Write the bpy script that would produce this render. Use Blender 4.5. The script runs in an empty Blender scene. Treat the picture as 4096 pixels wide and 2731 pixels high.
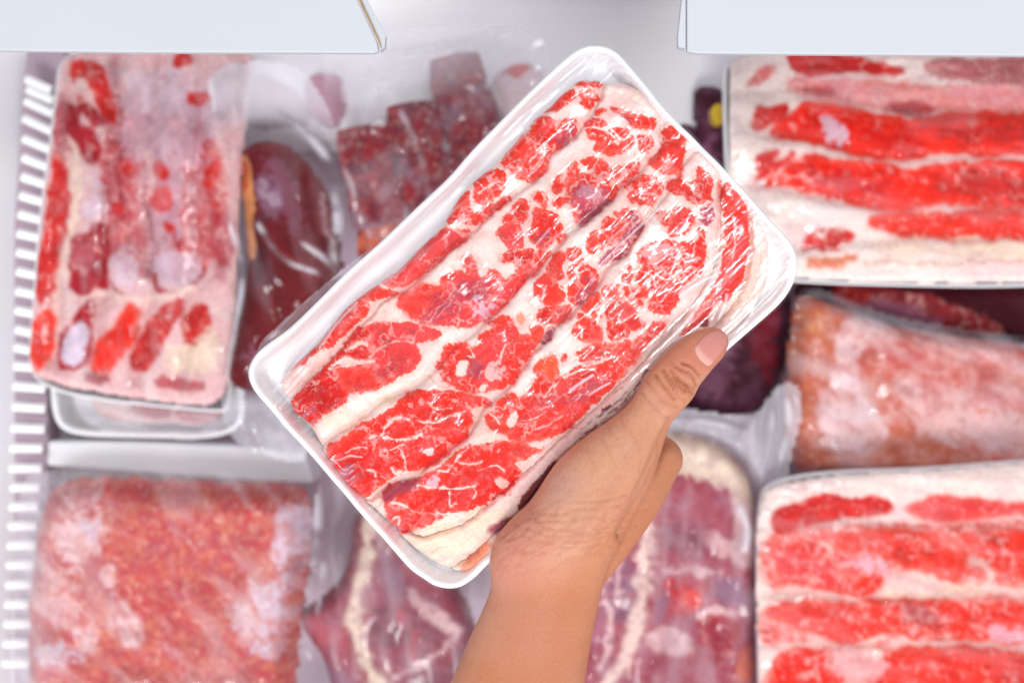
import bpy, bmesh, math
import numpy as np
from mathutils import Vector
from mathutils.bvhtree import BVHTree

# ------------------------------------------------------------------ camera, world, lamps
scene = bpy.context.scene
COL = scene.collection
CAMZ = 0.87            # camera height over the freezer floor
HELD = 0.34            # height of the rim of the hand-held tray
FOC = 38.16
cam_d = bpy.data.cameras.new('camera'); cam = bpy.data.objects.new('camera', cam_d); COL.objects.link(cam)
cam.location = (0, 0, CAMZ); cam_d.lens = FOC; cam_d.sensor_width = 36.0
cam_d.clip_start = 0.02; cam_d.clip_end = 20
scene.cycles.transparent_max_bounces = 24
cam_d.dof.use_dof = True; cam_d.dof.focus_distance = CAMZ - HELD - 0.003; cam_d.dof.aperture_fstop = 4.2
scene.camera = cam
scene.view_settings.view_transform = 'Standard'; scene.view_settings.look = 'None'
scene.view_settings.exposure = 0.0; scene.view_settings.gamma = 1.0
w = bpy.data.worlds.new('World'); scene.world = w; w.use_nodes = True
w.node_tree.nodes['Background'].inputs[0].default_value = (0.93, 0.93, 1.0, 1)
w.node_tree.nodes['Background'].inputs[1].default_value = 0.70

def area(name, loc, target, sx, sy, power, col):
    d = bpy.data.lights.new(name, 'AREA'); d.shape = 'RECTANGLE'; d.size = sx; d.size_y = sy; d.energy = power; d.color = col
    o = bpy.data.objects.new(name, d); COL.objects.link(o); o.location = loc
    o.rotation_euler = (Vector(target) - Vector(loc)).to_track_quat('-Z', 'Y').to_euler()
area('added_soft_lamp', (-0.2, -2.2, 3.1), (0, 0, 0.2), 1.4, 0.8, 92, (0.98, 1.0, 0.995))  # unseen lamp, added; placed so its reflection and shadows miss the trays
area('added_glint_lamp', (0.36, 0.17, 2.0), (0, 0, 0.2), 0.05, 0.55, 6.5, (0.97, 0.98, 1.0))  # unseen narrow lamp, added for glints on the cling film

# ------------------------------------------------------------------ helpers
def wz(z): return (CAMZ - z) * 36.0 / FOC              # width of the view at height z
def P(x, y, z):
    s = wz(z) / 4096.0
    return ((x - 2048) * s, (1365.5 - y) * s, z)
def PX(z): return wz(z) / 4096.0                        # metres per traced unit at height z
D2 = 4096 / 2352.0
def srgb(c):
    c = np.asarray(c, float) / 255.0
    return np.where(c <= 0.04045, c / 12.92, ((c + 0.055) / 1.055) ** 2.4)

_r = np.random.RandomState(7)
TAB = _r.rand(256, 256)
def vn(x, y, seed=0):
    x = x + seed * 17.31; y = y + seed * 9.77
    xi = np.floor(x).astype(int); yi = np.floor(y).astype(int)
    fx = x - xi; fy = y - yi
    fx = fx * fx * (3 - 2 * fx); fy = fy * fy * (3 - 2 * fy)
    a = TAB[yi & 255, xi & 255]; b = TAB[yi & 255, (xi + 1) & 255]
    c = TAB[(yi + 1) & 255, xi & 255]; d = TAB[(yi + 1) & 255, (xi + 1) & 255]
    return (a * (1 - fx) + b * fx) * (1 - fy) + (c * (1 - fx) + d * fx) * fy
def fbm(x, y, s, seed=0, oct=4):
    v = 0; a = 0.5; t = 0
    for i in range(oct):
        # turned a little every octave so the lattice does not show
        ca, sa = math.cos(0.6 * i + seed), math.sin(0.6 * i + seed)
        v = v + a * vn((x * ca - y * sa) / s, (x * sa + y * ca) / s, seed + 3 * i); t += a; a *= 0.5; s /= 2.03
    return v / t
def sm(x, a, b):
    t = np.clip((x - a) / (b - a), 0, 1); return t * t * (3 - 2 * t)

CROPS = {'C1': (2100, 200, .5), 'C2': (1700, 500, .5), 'C3': (2400, 800, .5), 'C4': (1400, 900, .5), 'C5': (2000, 1000, .5),
         'C6': (1000, 1200, .5), 'C7': (1300, 1600, .5), 'C8': (1700, 1400, .5),
         'B1': (0, 0, .7015), 'B2': (0, 1000, .574), 'B3': (0, 1800, .5939), 'B4': (850, 0, .7015), 'B5': (1100, 1600, .7213),
         'B6': (2300, 1400, .849), 'B7': (2700, 0, .7654), 'B8': (2900, 1100, 1.04), 'D': (0, 0, D2), 'PH': (0, 0, 1.0)}
def pts(crop, s):
    x0, y0, k = CROPS[crop]
    a = np.array([[float(v) for v in q.split(',')] for q in s.split()])
    return a * k + np.array([x0, y0])
def chaikin(p, n=2, closed=True):
    for _ in range(n):
        if closed:
            q = np.roll(p, -1, 0)
            a = p * .75 + q * .25; b = p * .25 + q * .75
            p = np.stack([a, b], 1).reshape(-1, 2)
        else:
            a = p[:-1] * .75 + p[1:] * .25; b = p[:-1] * .25 + p[1:] * .75
            p = np.vstack([p[:1], np.stack([a, b], 1).reshape(-1, 2), p[-1:]])
    return p
def sdf_poly(X, Y, p):
    """positive inside"""
    d = np.full(X.shape, 1e18); ins = np.zeros(X.shape, bool)
    n = len(p)
    for i in range(n):
        ax, ay = p[i]; bx, by = p[(i + 1) % n]
        ex, ey = bx - ax, by - ay
        l = ex * ex + ey * ey + 1e-9
        t = np.clip(((X - ax) * ex + (Y - ay) * ey) / l, 0, 1)
        dx = X - ax - t * ex; dy = Y - ay - t * ey
        np.minimum(d, dx * dx + dy * dy, out=d)
        if ay != by:
            c = ((ay > Y) != (by > Y)) & (X < (ex) * (Y - ay) / (ey) + ax)
            ins ^= c
    d = np.sqrt(d)
    return np.where(ins, d, -d)
def dist_line(X, Y, p):
    d = np.full(X.shape, 1e18)
    for i in range(len(p) - 1):
        ax, ay = p[i]; bx, by = p[i + 1]
        ex, ey = bx - ax, by - ay
        t = np.clip(((X - ax) * ex + (Y - ay) * ey) / (ex * ex + ey * ey + 1e-9), 0, 1)
        dx = X - ax - t * ex; dy = Y - ay - t * ey
        np.minimum(d, dx * dx + dy * dy, out=d)
    return np.sqrt(d)

CC = {'R': (238, 34, 6), 'V': (233, 46, 26), 'P': (230, 62, 62), 'D': (214, 12, 0), 'M': (180, 66, 88), 'O': (236, 82, 42),
      'F': (246, 214, 204), 'W': (242, 232, 226), 'K': (245, 222, 200), 'L': (222, 206, 222), 'B': (214, 165, 135), 'X': (140, 40, 44),
      'C': (172, 12, 36), 'Q': (224, 132, 96), 'N': (90, 40, 58), 'U': (146, 92, 118), 'Y': (226, 150, 92), 'S': (238, 200, 200), 'Z': (200, 96, 52),
      'T': (150, 120, 145), 'H': (128, 14, 26), 'G': (210, 34, 28), 'J': (60, 12, 22)}

def pitch_fine(s): return s.pitch < 3
def FX_(a): return np.broadcast_to(np.arange(a.shape[1], dtype=float), a.shape)
def FY_(a): return np.broadcast_to(np.arange(a.shape[0], dtype=float)[:, None], a.shape)
class Patch:
    def __init__(s, x0, y0, x1, y1, pitch, seed=1, warp=5.0):
        s.rag = (15, 15, 5.5) if pitch < 3 else (26, 60, 13); s.pitch = pitch; s.seed = seed; s.warp = warp
        s.xs = np.arange(x0, x1 + pitch, pitch, float); s.ys = np.arange(y0, y1 + pitch, pitch, float)
        s.X, s.Y = np.meshgrid(s.xs, s.ys)
        X, Y = s.X, s.Y
        s.WX = X + warp * ((fbm(X, Y, 42, seed, 4) - .5) * 4.2); s.WY = Y + warp * ((fbm(X, Y, 42, seed + 5, 4) - .5) * 4.2)
        s.C = np.zeros(X.shape + (3,)); s.A = np.zeros(X.shape); s.H = np.zeros(X.shape)
        s.lean = np.zeros(X.shape)
        s.reg = np.zeros(X.shape, int); s.D = np.full(X.shape, 1e3)
    def fill(s, c): s.C[:] = srgb(CC.get(c, c) if isinstance(c, str) else c)
    def speck(s, c, scale, lo, hi, amt=1.0, seed=0, sx=1, sy=1, ang=0.0):
        ca, sa = math.cos(ang), math.sin(ang)
        u = (s.X * ca + s.Y * sa) * sx; v = (-s.X * sa + s.Y * ca) * sy
        a = sm(fbm(u, v, scale, s.seed + seed, 3), lo, hi) * amt
        s.C = s.C * (1 - a[..., None]) + srgb(CC.get(c, c) if isinstance(c, str) else c) * a[..., None]
    def veins(s, scale, width, seed, X=None, Y=None):
        X = s.WX if X is None else X; Y = s.WY if Y is None else Y
        n = np.abs(fbm(X, Y, scale, seed, 3) - .5)
        return 1 - sm(n, width * .35, width)
    def paint(s, text):
        for k, ln in enumerate(text.strip().splitlines()):
            ln = ln.strip()
            if not ln or ln[0] == '#': continue
            head, body = ln.split(':'); f = head.split()
            p = pts(f[0], body)
            stroke = f[2][0] == 'w'
            if stroke: wd = float(f[2][1:]) * CROPS[f[0]][2]; al = float(f[3]) if len(f) > 3 else 1.0; pad = wd * 2 + 30
            else: soft = float(f[2]); mb = (float(f[3]) if len(f) > 3 else 0) * (1 if s.pitch < 3 else .7); al = float(f[4]) if len(f) > 4 else 1.0; pad = soft * 2 + s.warp * 3 + 6
            i0 = int(np.clip((p[:, 0].min() - pad - s.xs[0]) / s.pitch, 0, len(s.xs))); i1 = int(np.clip((p[:, 0].max() + pad - s.xs[0]) / s.pitch + 1, 0, len(s.xs)))
            j0 = int(np.clip((p[:, 1].min() - pad - s.ys[0]) / s.pitch, 0, len(s.ys))); j1 = int(np.clip((p[:, 1].max() + pad - s.ys[0]) / s.pitch + 1, 0, len(s.ys)))
            if i1 <= i0 or j1 <= j0: continue
            sl = (slice(j0, j1), slice(i0, i1)); X = s.WX[sl]; Y = s.WY[sl]; X0 = s.X[sl]; Y0 = s.Y[sl]
            col = srgb(CC[f[1]])
            if stroke:
                p = chaikin(p, 2, False)
                d = dist_line(X, Y, p)
                d = np.maximum(d + (fbm(X0, Y0, max(14, wd * 1.2), 13 + k, 3) - .5) * min(wd * 1.7, 26), 0)
                wv = wd * .5 * (.25 + 1.5 * fbm(X0, Y0, 34, 3 + k, 2))
                a = (1 - sm(d, wv * .5, wv * 1.3 + s.pitch * .4))
                a = np.maximum(a, .30 * (1 - sm(d, wv, wv * 2.6 + 4)) * sm(fbm(X0, Y0, 15, k + 33, 3), .4, .6)) * al
                s.C[sl] = s.C[sl] * (1 - a[..., None]) + col * a[..., None]
                if f[1] in 'FWKS': s.lean[sl] *= 1 - a
                continue
            p = chaikin(p, 2)
            d = sdf_poly(X, Y, p)
            if soft > 14:
                nz = fbm(X0, Y0, 60, k + 11, 4) * .5 + fbm(X0, Y0, 16, k + 2, 3) * .5
                a = sm(d + (nz - .5) * soft * (7.5 if s.pitch != 4 else 1.0), -soft * .4, soft) * al
                if s.pitch == 4: a = sm(d, -soft * 1.6, soft * 1.6) * al
                if f[1] in 'MPXC' : a = a * (.35 + .65 * s.lean[sl])
                s.C[sl] = s.C[sl] * (1 - a[..., None]) + col * a[..., None]
                if f[1] in 'FWLS': s.lean[sl] *= 1 - a
                continue
            fine = (fbm(X0, Y0, s.rag[1], k + 5, 4) - .5) * s.rag[0] * (1 if mb or f[1] in 'LS' else .6) + s.rag[2]
            if pitch_fine(s): fine = fine + (vn((X0 + Y0) * .035, (X0 - Y0) * .17, k) - .5) * 7
            a = sm(d + fine, -soft * 1.3, soft) * al
            rgb = np.broadcast_to(col, X.shape + (3,)).copy()
            # tone drift inside the lean, thin orange rim where it meets fat
            if f[1] in 'RVPDO':      # lean shining through the thin fat beside it
                hz = (.32 * sm(d + fine, -26, 2) * sm(fbm(X0, Y0, 22, k + 50, 3), .3, .6))[..., None]
                s.C[sl] = s.C[sl] * (1 - hz) + srgb((242, 160, 150)) * hz
            t = fbm(X0, Y0, 70, k + 21, 3)[..., None]
            rgb = rgb * (1.0 + (t - .5) * .55)
            rim = (1 - sm(d, 2, 16))[..., None]
            if f[1] in 'RVPDO': rgb = rgb * (1 - rim * .30) + srgb((238, 96, 66)) * rim * .30
            if mb > 0:
                jx = (fbm(X0, Y0, 11, k + 71, 2) - .5) * 10; jy = (fbm(X0, Y0, 11, k + 72, 2) - .5) * 10
                wv = .25 + 1.5 * fbm(X0, Y0, 26, k + 73, 2) ** 2
                v1 = s.veins(78 - 30 * mb, (.030 + .03 * mb) * wv * 1.6, 30 + k, X + jx, Y + jy) * sm(fbm(X0, Y0, 60, k, 2), .55 - .35 * mb, .75 - .25 * mb)
                v2 = s.veins(26, (.05 + .06 * mb) * wv * 1.4, 60 + k, X + jx * .6, Y + jy * .6) * sm(fbm(X0, Y0, 44, k + 9, 2), .56 - .32 * mb, .76 - .22 * mb)
                v3 = s.veins(12, .10 * wv, 90 + k, X, Y) * sm(fbm(X0, Y0, 30, k + 19, 2), .60 - .25 * mb, .78 - .2 * mb) * .6
                v = np.clip(v1 * .9 + v2 * .75 + v3 * .35, 0, 1) * min(1, .55 + mb * .6)
                sp = sm(fbm(X0, Y0, 16, k + 40, 4), .64 - .1 * mb, .80) * mb * .5
                v = np.clip(v + sp, 0, 1)
                rgb = rgb * (1 - v[..., None]) + srgb((239, 176, 170)) * v[..., None]
            else: v = 0
            s.C[sl] = s.C[sl] * (1 - a[..., None]) + rgb * a[..., None]
            if f[1] in 'FWKS': s.lean[sl] *= 1 - a
            else: s.lean[sl] = s.lean[sl] * (1 - a) + a * (1 - .8 * v)
    def grain(s, ang, amt=.10, sc=9):
        ca, sa = math.cos(ang), math.sin(ang)
        u = (s.X * ca + s.Y * sa); v = (-s.X * sa + s.Y * ca)
        n = fbm(u * .33, v, sc, 77, 2); m = fbm(s.X, s.Y, 8, 78, 2)
        k = 1 + ((n - .5) * 2 * amt + (m - .5) * amt) * (.35 + s.lean)
        s.C = s.C * k[..., None]
        s.H += (n - .5) * .0003 * (1 - s.lean) + (m - .5) * .0001
    def outline(s, p, n=2):
        s.poly = chaikin(p, n); s.D = sdf_poly(s.WX * .35 + s.X * .65, s.WY * .35 + s.Y * .65, s.poly)
    def seams(s, lines, ang, deep=.004, wide=26, narrow=9, shift=0):
        """lines: traced fold lines. They split the patch into slices; each dips into the groove."""
        ca, sa = math.cos(ang), math.sin(ang)
        U = s.WX * ca + s.WY * sa; Vv = -s.WX * sa + s.WY * ca
        s.reg[:] = 0; g = np.zeros(s.X.shape)
        for l in lines:
            u = l[:, 0] * ca + l[:, 1] * sa; v = -l[:, 0] * sa + l[:, 1] * ca
            o = np.argsort(u); vi = np.interp(U, u[o], v[o])
            dd = Vv - vi
            s.reg += (dd > 0).astype(int)
            g = np.maximum(g, np.where(dd > 0, np.exp(-(np.abs(dd) / narrow) ** 1.5), np.exp(-(np.abs(dd) / wide) ** 1.3)))
        s.H -= g * deep; s.G = g
    def colour(s, x, y):
        fx = np.clip((x - s.xs[0]) / s.pitch, 0, len(s.xs) - 1.001); fy = np.clip((y - s.ys[0]) / s.pitch, 0, len(s.ys) - 1.001)
        i = fx.astype(int); j = fy.astype(int); a = (fx - i); b = (fy - j)
        def smp(A):
            aa = a[..., None] if A.ndim == 3 else a; bb = b[..., None] if A.ndim == 3 else b
            return (A[j, i] * (1 - aa) + A[j, i + 1] * aa) * (1 - bb) + (A[j + 1, i] * (1 - aa) + A[j + 1, i + 1] * aa) * bb
        return smp(s.C), smp(s.H), smp(s.A)
    def build(s, name, z, mat, parent, ids=None, alpha=False, zc=None, labels=None, dmin=0.0):
        """sheets over the traced outline, one object per slice"""
        Z = z + s.H if zc is None else zc
        out = []
        ids = [None] if ids is None else ids
        for q, rid in enumerate(ids):
            ins = s.D > dmin
            cell = ins[:-1, :-1] & ins[1:, :-1] & ins[:-1, 1:] & ins[1:, 1:]
            if rid is not None: cell = cell & (s.reg[:-1, :-1] == rid)
            jj, ii = np.nonzero(cell)
            if len(jj) < 4: continue
            nx = len(s.xs)
            quads = np.stack([jj * nx + ii, (jj + 1) * nx + ii, (jj + 1) * nx + ii + 1, jj * nx + ii + 1], 1)
            use, inv = np.unique(quads, return_inverse=True)
            X = s.X.ravel()[use]; Y = s.Y.ravel()[use]; z_ = Z.ravel()[use]
            k = PX(z)      # laid out at the patch's own height
            co = np.stack([(X - 2048) * k, (1365.5 - Y) * k, z_], 1)
            o = mesh_np(name, co, inv.reshape(-1, 4), mat, parent, s.C.reshape(-1, 3)[use], s.A.ravel()[use] if alpha else None)
            if labels and labels[q]: o['label'] = labels[q]
            out.append(o)
        return out

def mesh_np(name, co, faces, mat, parent=None, col=None, alpha=None, smooth=True):
    me = bpy.data.meshes.new(name)
    me.vertices.add(len(co)); me.vertices.foreach_set('co', np.asarray(co, np.float32).ravel())
    n = len(faces); k = faces.shape[1]
    me.loops.add(n * k); me.loops.foreach_set('vertex_index', faces.astype(np.int32).ravel())
    me.polygons.add(n); me.polygons.foreach_set('loop_start', (np.arange(n) * k).astype(np.int32))
    if smooth: me.polygons.foreach_set('use_smooth', np.ones(n, bool))
    me.update(calc_edges=True)
    if col is not None:
        at = me.color_attributes.new('Col', 'FLOAT_COLOR', 'POINT')
        c4 = np.ones((len(co), 4), np.float32); c4[:, :3] = np.clip(col, 0, 1)
        at.data.foreach_set('color', c4.ravel())
    if alpha is not None:
        at = me.attributes.new('Milk', 'FLOAT', 'POINT'); at.data.foreach_set('value', np.asarray(alpha, np.float32))
    me.materials.append(mat)
    o = bpy.data.objects.new(name, me); COL.objects.link(o)
    if parent: o.parent = parent; o.matrix_parent_inverse = parent.matrix_world.inverted()
    return o
def thing(name, label, cat, loc, group=None):
    o = bpy.data.objects.new(name, None); COL.objects.link(o); o.location = loc; o.empty_display_size = .02
    o['label'] = label; o['category'] = cat
    if group: o['group'] = group
    bpy.context.view_layer.update()
    return o
def from_py(name, vs, fs, mat, parent=None, smooth=True, bevel=0):
    me = bpy.data.meshes.new(name); me.from_pydata([tuple(v) for v in vs], [], fs); me.update()
    if smooth: me.polygons.foreach_set('use_smooth', [True] * len(me.polygons))
    me.materials.append(mat)
    o = bpy.data.objects.new(name, me); COL.objects.link(o)
    if parent: o.parent = parent; o.matrix_parent_inverse = parent.matrix_world.inverted()
    if bevel:
        m = o.modifiers.new('bevel', 'BEVEL'); m.width = bevel; m.segments = 3; m.limit_method = 'ANGLE'
    return o
def struct(o): o['kind'] = 'structure'; return o

# ------------------------------------------------------------------ materials
def nodes(name):
    m = bpy.data.materials.new(name); m.use_nodes = True
    nt = m.node_tree; nt.nodes.clear()
    return m, nt, nt.nodes.new('ShaderNodeOutputMaterial')
def nz(nt, scale, detail=3, vec=None, stretch=None, rot=0):
    n = nt.nodes.new('ShaderNodeTexNoise'); n.inputs['Scale'].default_value = scale; n.inputs['Detail'].default_value = detail
    tc = nt.nodes.new('ShaderNodeTexCoord'); mp = nt.nodes.new('ShaderNodeMapping')
    nt.links.new(tc.outputs['Object'], mp.inputs[0]); nt.links.new(mp.outputs[0], n.inputs[0])
    if stretch: mp.vector_type = 'TEXTURE'; mp.inputs['Scale'].default_value = tuple(1 / q for q in stretch)
    mp.inputs['Rotation'].default_value = (0, 0, rot)
    return n
def bump(nt, src, strength, dist, prev=None):
    b = nt.nodes.new('ShaderNodeBump'); b.inputs['Strength'].default_value = strength; b.inputs['Distance'].default_value = dist
    nt.links.new(src, b.inputs['Height'])
    if prev: nt.links.new(prev, b.inputs['Normal'])
    return b.outputs[0]
def meat_mat(name, rough=.38, sss=.12, fine=900, amt=.16, bstr=.35):
    m, nt, out = nodes(name)
    b = nt.nodes.new('ShaderNodeBsdfPrincipled'); nt.links.new(b.outputs[0], out.inputs[0])
    a = nt.nodes.new('ShaderNodeAttribute'); a.attribute_name = 'Col'
    n = nz(nt, fine, 3)
    mr = nt.nodes.new('ShaderNodeMapRange'); mr.inputs['From Min'].default_value = .3; mr.inputs['From Max'].default_value = .7
    mr.inputs['To Min'].default_value = 1 - amt; mr.inputs['To Max'].default_value = 1 + amt * .6
    nt.links.new(n.outputs[0], mr.inputs[0])
    mx = nt.nodes.new('ShaderNodeMix'); mx.data_type = 'RGBA'; mx.blend_type = 'MULTIPLY'; mx.inputs[0].default_value = 1
    nt.links.new(a.outputs[0], mx.inputs[6]); nt.links.new(mr.outputs[0], mx.inputs[7]); nt.links.new(mx.outputs[2], b.inputs['Base Color'])
    b.inputs['Roughness'].default_value = rough; b.inputs['Specular IOR Level'].default_value = .12
    b.inputs['Subsurface Weight'].default_value = sss; b.inputs['Subsurface Radius'].default_value = (1, .3, .2); b.inputs['Subsurface Scale'].default_value = .002
    n2 = nz(nt, 420, 4)
    nt.links.new(bump(nt, n2.outputs[0], bstr, .0006), b.inputs['Normal'])
    return m
M_MEAT = meat_mat('sliced_meat', .38, .12, 900, .08, .14)
M_BACK = meat_mat('frozen_meat', .5, 0, 500, .2, .6)
def plain(name, col, rough=.4, bscale=300, bstr=.1, bdist=.0005, sss=0, var=.04, vs=30):
    m, nt, out = nodes(name)
    b = nt.nodes.new('ShaderNodeBsdfPrincipled'); nt.links.new(b.outputs[0], out.inputs[0])
    c = srgb(col)
    n = nz(nt, vs, 4); r = nt.nodes.new('ShaderNodeValToRGB')
    r.color_ramp.elements[0].position = .3; r.color_ramp.elements[1].position = .7
    r.color_ramp.elements[0].color = (*(c * (1 - var)), 1); r.color_ramp.elements[1].color = (*np.minimum(c * (1 + var), .93), 1)
    nt.links.new(n.outputs[0], r.inputs[0]); nt.links.new(r.outputs[0], b.inputs['Base Color'])
    b.inputs['Roughness'].default_value = rough
    if sss:
        b.inputs['Subsurface Weight'].default_value = sss; b.inputs['Subsurface Radius'].default_value = (1, 1, 1); b.inputs['Subsurface Scale'].default_value = .003
    n2 = nz(nt, bscale, 3); nt.links.new(bump(nt, n2.outputs[0], bstr, bdist), b.inputs['Normal'])
    return m
M_FOAM = plain('white_foam', (246, 248, 252), .42, 900, .25, .0004, .15, .02, 25)
M_LINER = plain('freezer_liner', (250, 248, 254), .45, 20, .05, .001, 0, .03, 5)
M_PANEL = plain('white_panel', (198, 201, 206), .62, 12, .04, .001, 0, .02, 4)
M_GASKET = plain('brown_stain', (170, 140, 100), .7, 300, .3, .0005, 0, .3, 90)
M_BAR = plain('basket_wire', (250, 252, 250), .35, 200, .05, .0003, 0, .03, 30)
M_GAP_SHADE = plain('gap_shade_mauve', (168, 146, 158), .5, 60, .1, .001, 0, .10, 12)  # mauve shade of the gaps between rods, put into the backing colour
M_YEL = plain('yellow_plastic', (214, 178, 40), .4, 60, .1, .001, 0, .08, 30)

def film_mat(name, rot, streak=(1, 9, 1), milk=0.0, gl=1.0, bs=.14, rough=.08, glf=.62):
    m, nt, out = nodes(name)
    tr = nt.nodes.new('ShaderNodeBsdfTransparent'); tr.inputs[0].default_value = (.995, .993, .995, 1)
    g = nt.nodes.new('ShaderNodeBsdfAnisotropic'); g.inputs['Roughness'].default_value = rough; g.inputs[0].default_value = (gl, gl, gl, 1)
    df = nt.nodes.new('ShaderNodeBsdfDiffuse'); df.inputs[0].default_value = (.86, .83, .89, 1)
    n1 = nz(nt, 20, 2, stretch=streak, rot=rot); n2 = nz(nt, 160, 3, stretch=(streak[0], streak[1] * .4, 1), rot=rot + .12); n3 = nz(nt, 600, 2)
    b1 = bump(nt, n1.outputs[0], bs, .004); b2 = bump(nt, n2.outputs[0], bs * .3, .0008, b1); b3 = bump(nt, n3.outputs[0], bs * .12, .0002, b2)
    nt.links.new(b3, g.inputs['Normal'])
    fr = nt.nodes.new('ShaderNodeFresnel'); fr.inputs[0].default_value = 1.5; nt.links.new(b3, fr.inputs['Normal'])
    mul = nt.nodes.new('ShaderNodeMath'); mul.operation = 'MULTIPLY'; nt.links.new(fr.outputs[0], mul.inputs[0]); mul.inputs[1].default_value = glf
    at = nt.nodes.new('ShaderNodeAttribute'); at.attribute_name = 'Milk'
    ad = nt.nodes.new('ShaderNodeMath'); ad.operation = 'ADD'; ad.use_clamp = True; nt.links.new(at.outputs['Fac'], ad.inputs[0]); ad.inputs[1].default_value = milk
    m1 = nt.nodes.new('ShaderNodeMixShader'); nt.links.new(ad.outputs[0], m1.inputs[0]); nt.links.new(tr.outputs[0], m1.inputs[1]); nt.links.new(df.outputs[0], m1.inputs[2])
    m2 = nt.nodes.new('ShaderNodeMixShader'); nt.links.new(mul.outputs[0], m2.inputs[0]); nt.links.new(m1.outputs[0], m2.inputs[1]); nt.links.new(g.outputs[0], m2.inputs[2])
    nt.links.new(m2.outputs[0], out.inputs[0])
    return m
M_CLING = film_mat('cling_film', 0.76)
M_BAG = film_mat('plastic_bag', 1.2, (1, 4, 1), .0, 1, .13, .09, .4)

# ------------------------------------------------------------------ generic trays
def resample(p, n):
    q = np.vstack([p, p[:1]]); d = np.r_[0, np.cumsum(np.hypot(*np.diff(q, axis=0).T))]
    t = np.linspace(0, d[-1], n, endpoint=False)
    return np.stack([np.interp(t, d, q[:, 0]), np.interp(t, d, q[:, 1])], 1)
def inset(p, d):
    a = np.roll(p, -3, 0) - np.roll(p, 3, 0); nrm = np.stack([-a[:, 1], a[:, 0]], 1); nrm /= np.linalg.norm(nrm, axis=1)[:, None] + 1e-9
    area_ = np.sum(p[:, 0] * np.roll(p[:, 1], -1) - np.roll(p[:, 0], -1) * p[:, 1])
    if area_ < 0: nrm = -nrm
    return p + nrm * d
def make_tray(outline, z, depth, rim, parent, name='foam_tray', n=220, wob=0, mat=None):
    q = .8 if n > 300 else .35; q2 = .62 if n > 300 else 1.0
    base = resample(chaikin(outline, 3), n)
    prof = [(46, -depth), (12, -depth * .55), (2, -.0045), (0, -.0028), (1.5, -.0012), (5, -.0003), (10, 0), (rim * .7, -.0001), (rim, -.0006), (rim + 6, -.0025),
            (rim + 22 * q, -depth * .5 * q2), (rim + 36 * q, -depth * .82 * q2), (rim + 52 * q, -depth * q2 + .003)]
    vs = []; fs = []; k = PX(z)
    for ins_, dz in prof:
        r = inset(base, ins_)
        for i, (x, y) in enumerate(r):
            wz_ = wob * (math.sin(i * .11) + .6 * math.sin(i * .31 + 1)) if dz > -.004 else 0
            vs.append(((x - 2048) * k, (1365.5 - y) * k, z + dz + wz_))
    for a in range(len(prof) - 1):
        for i in range(n):
            j = (i + 1) % n; fs.append((a * n + i, a * n + j, (a + 1) * n + j, (a + 1) * n + i))
    fs.append(tuple((len(prof) - 1) * n + i for i in range(n))); fs.append(tuple(reversed(range(n))))
    o = from_py(name, vs, fs, mat or M_FOAM, parent)
    bm = bmesh.new(); bm.from_mesh(o.data); bmesh.ops.recalc_face_normals(bm, faces=bm.faces); bm.to_mesh(o.data); bm.free()
    return o
def edge_drop(p, thick, r):
    """round the rim of a patch down by its thickness"""
    t = np.clip(p.D / r, 0, 1); p.H -= thick * (1 - np.sqrt(1 - (1 - t) ** 2))
def rock(x):  # tiny bit of lift for fat against lean
    x.H += .0002 * (1 - x.lean)

# ================================================================== THE HELD TRAY
TRAY = pts('PH', '2386,178 2430,185 2475,210 2515,255 2600,355 2640,410 2725,500 2775,545 2815,590 2884,655 2985,765 3085,880 3140,935 3180,985 3196,1053 3184,1120 3150,1185 3100,1240 3000,1325 2875,1435 2700,1590 2400,1870 2180,2080 2000,2220 1950,2260 1898,2316 1828,2360 1741,2351 1690,2315 1645,2285 1600,2235 1540,2165 1435,2050 1375,1975 1320,1915 1210,1785 1140,1715 1085,1645 1030,1585 1005,1550 990,1508 990,1475 1004,1440 1030,1404 1075,1368 1135,1328 1185,1285 1290,1180 1400,1070 1495,990 1585,905 1700,795 1795,710 1890,595 1980,505 2100,380 2175,310 2250,240 2300,202 2340,182')
MEAT = pts('PH', '2330,300 2285,325 2265,350 2190,425 2120,480 2060,560 2000,620 1930,690 1850,750 1795,850 1760,900 1700,960 1600,1065 1520,1120 1400,1200 1320,1300 1245,1390 1165,1455 1105,1525 1110,1555 1152,1620 1160,1650 1235,1705 1265,1785 1310,1850 1370,1937 1435,2005 1490,2040 1540,2095 1600,2160 1660,2215 1750,2275 1850,2315 1920,2300 1975,2240 2170,2060 2400,1840 2700,1560 2870,1400 2995,1290 3060,1200 3095,1110 3100,1010 3080,920 3035,830 2985,760 2900,665 2800,570 2740,510 2680,455 2625,405 2570,345 2500,320 2440,310 2390,305')
ANG = math.atan2(-755, 800)
SA = pts('PH', '2420,330 2380,440 2340,480 2315,520 2300,550 2270,562 2225,595 2192,635 2180,680 2140,720 2090,755 2050,790 1980,840 1920,885 1870,945 1800,995 1730,1065 1670,1120 1595,1175 1525,1205 1475,1260 1400,1340 1360,1385 1295,1455 1215,1530 1145,1600')
SB = pts('PH', '2660,480 2650,590 2600,635 2565,675 2545,705 2500,740 2470,760 2445,795 2400,835 2375,855 2320,905 2265,950 2240,980 2180,1045 2140,1090 2080,1135 2045,1190 2000,1235 1940,1285 1890,1340 1780,1430 1700,1520 1640,1570 1500,1620 1420,1695 1270,1790')
SC = pts('PH', '2790,600 2735,655 2725,705 2680,730 2660,785 2630,835 2580,885 2565,925 2515,985 2500,1020 2460,1055 2415,1090 2385,1145 2355,1175 2320,1215 2280,1265 2220,1310 2195,1350 2140,1395 2110,1450 2055,1510 2045,1540 1985,1590 1935,1635 1865,1750 1770,1815 1700,1865 1665,1912 1580,1930 1535,1970 1440,2010')
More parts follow.
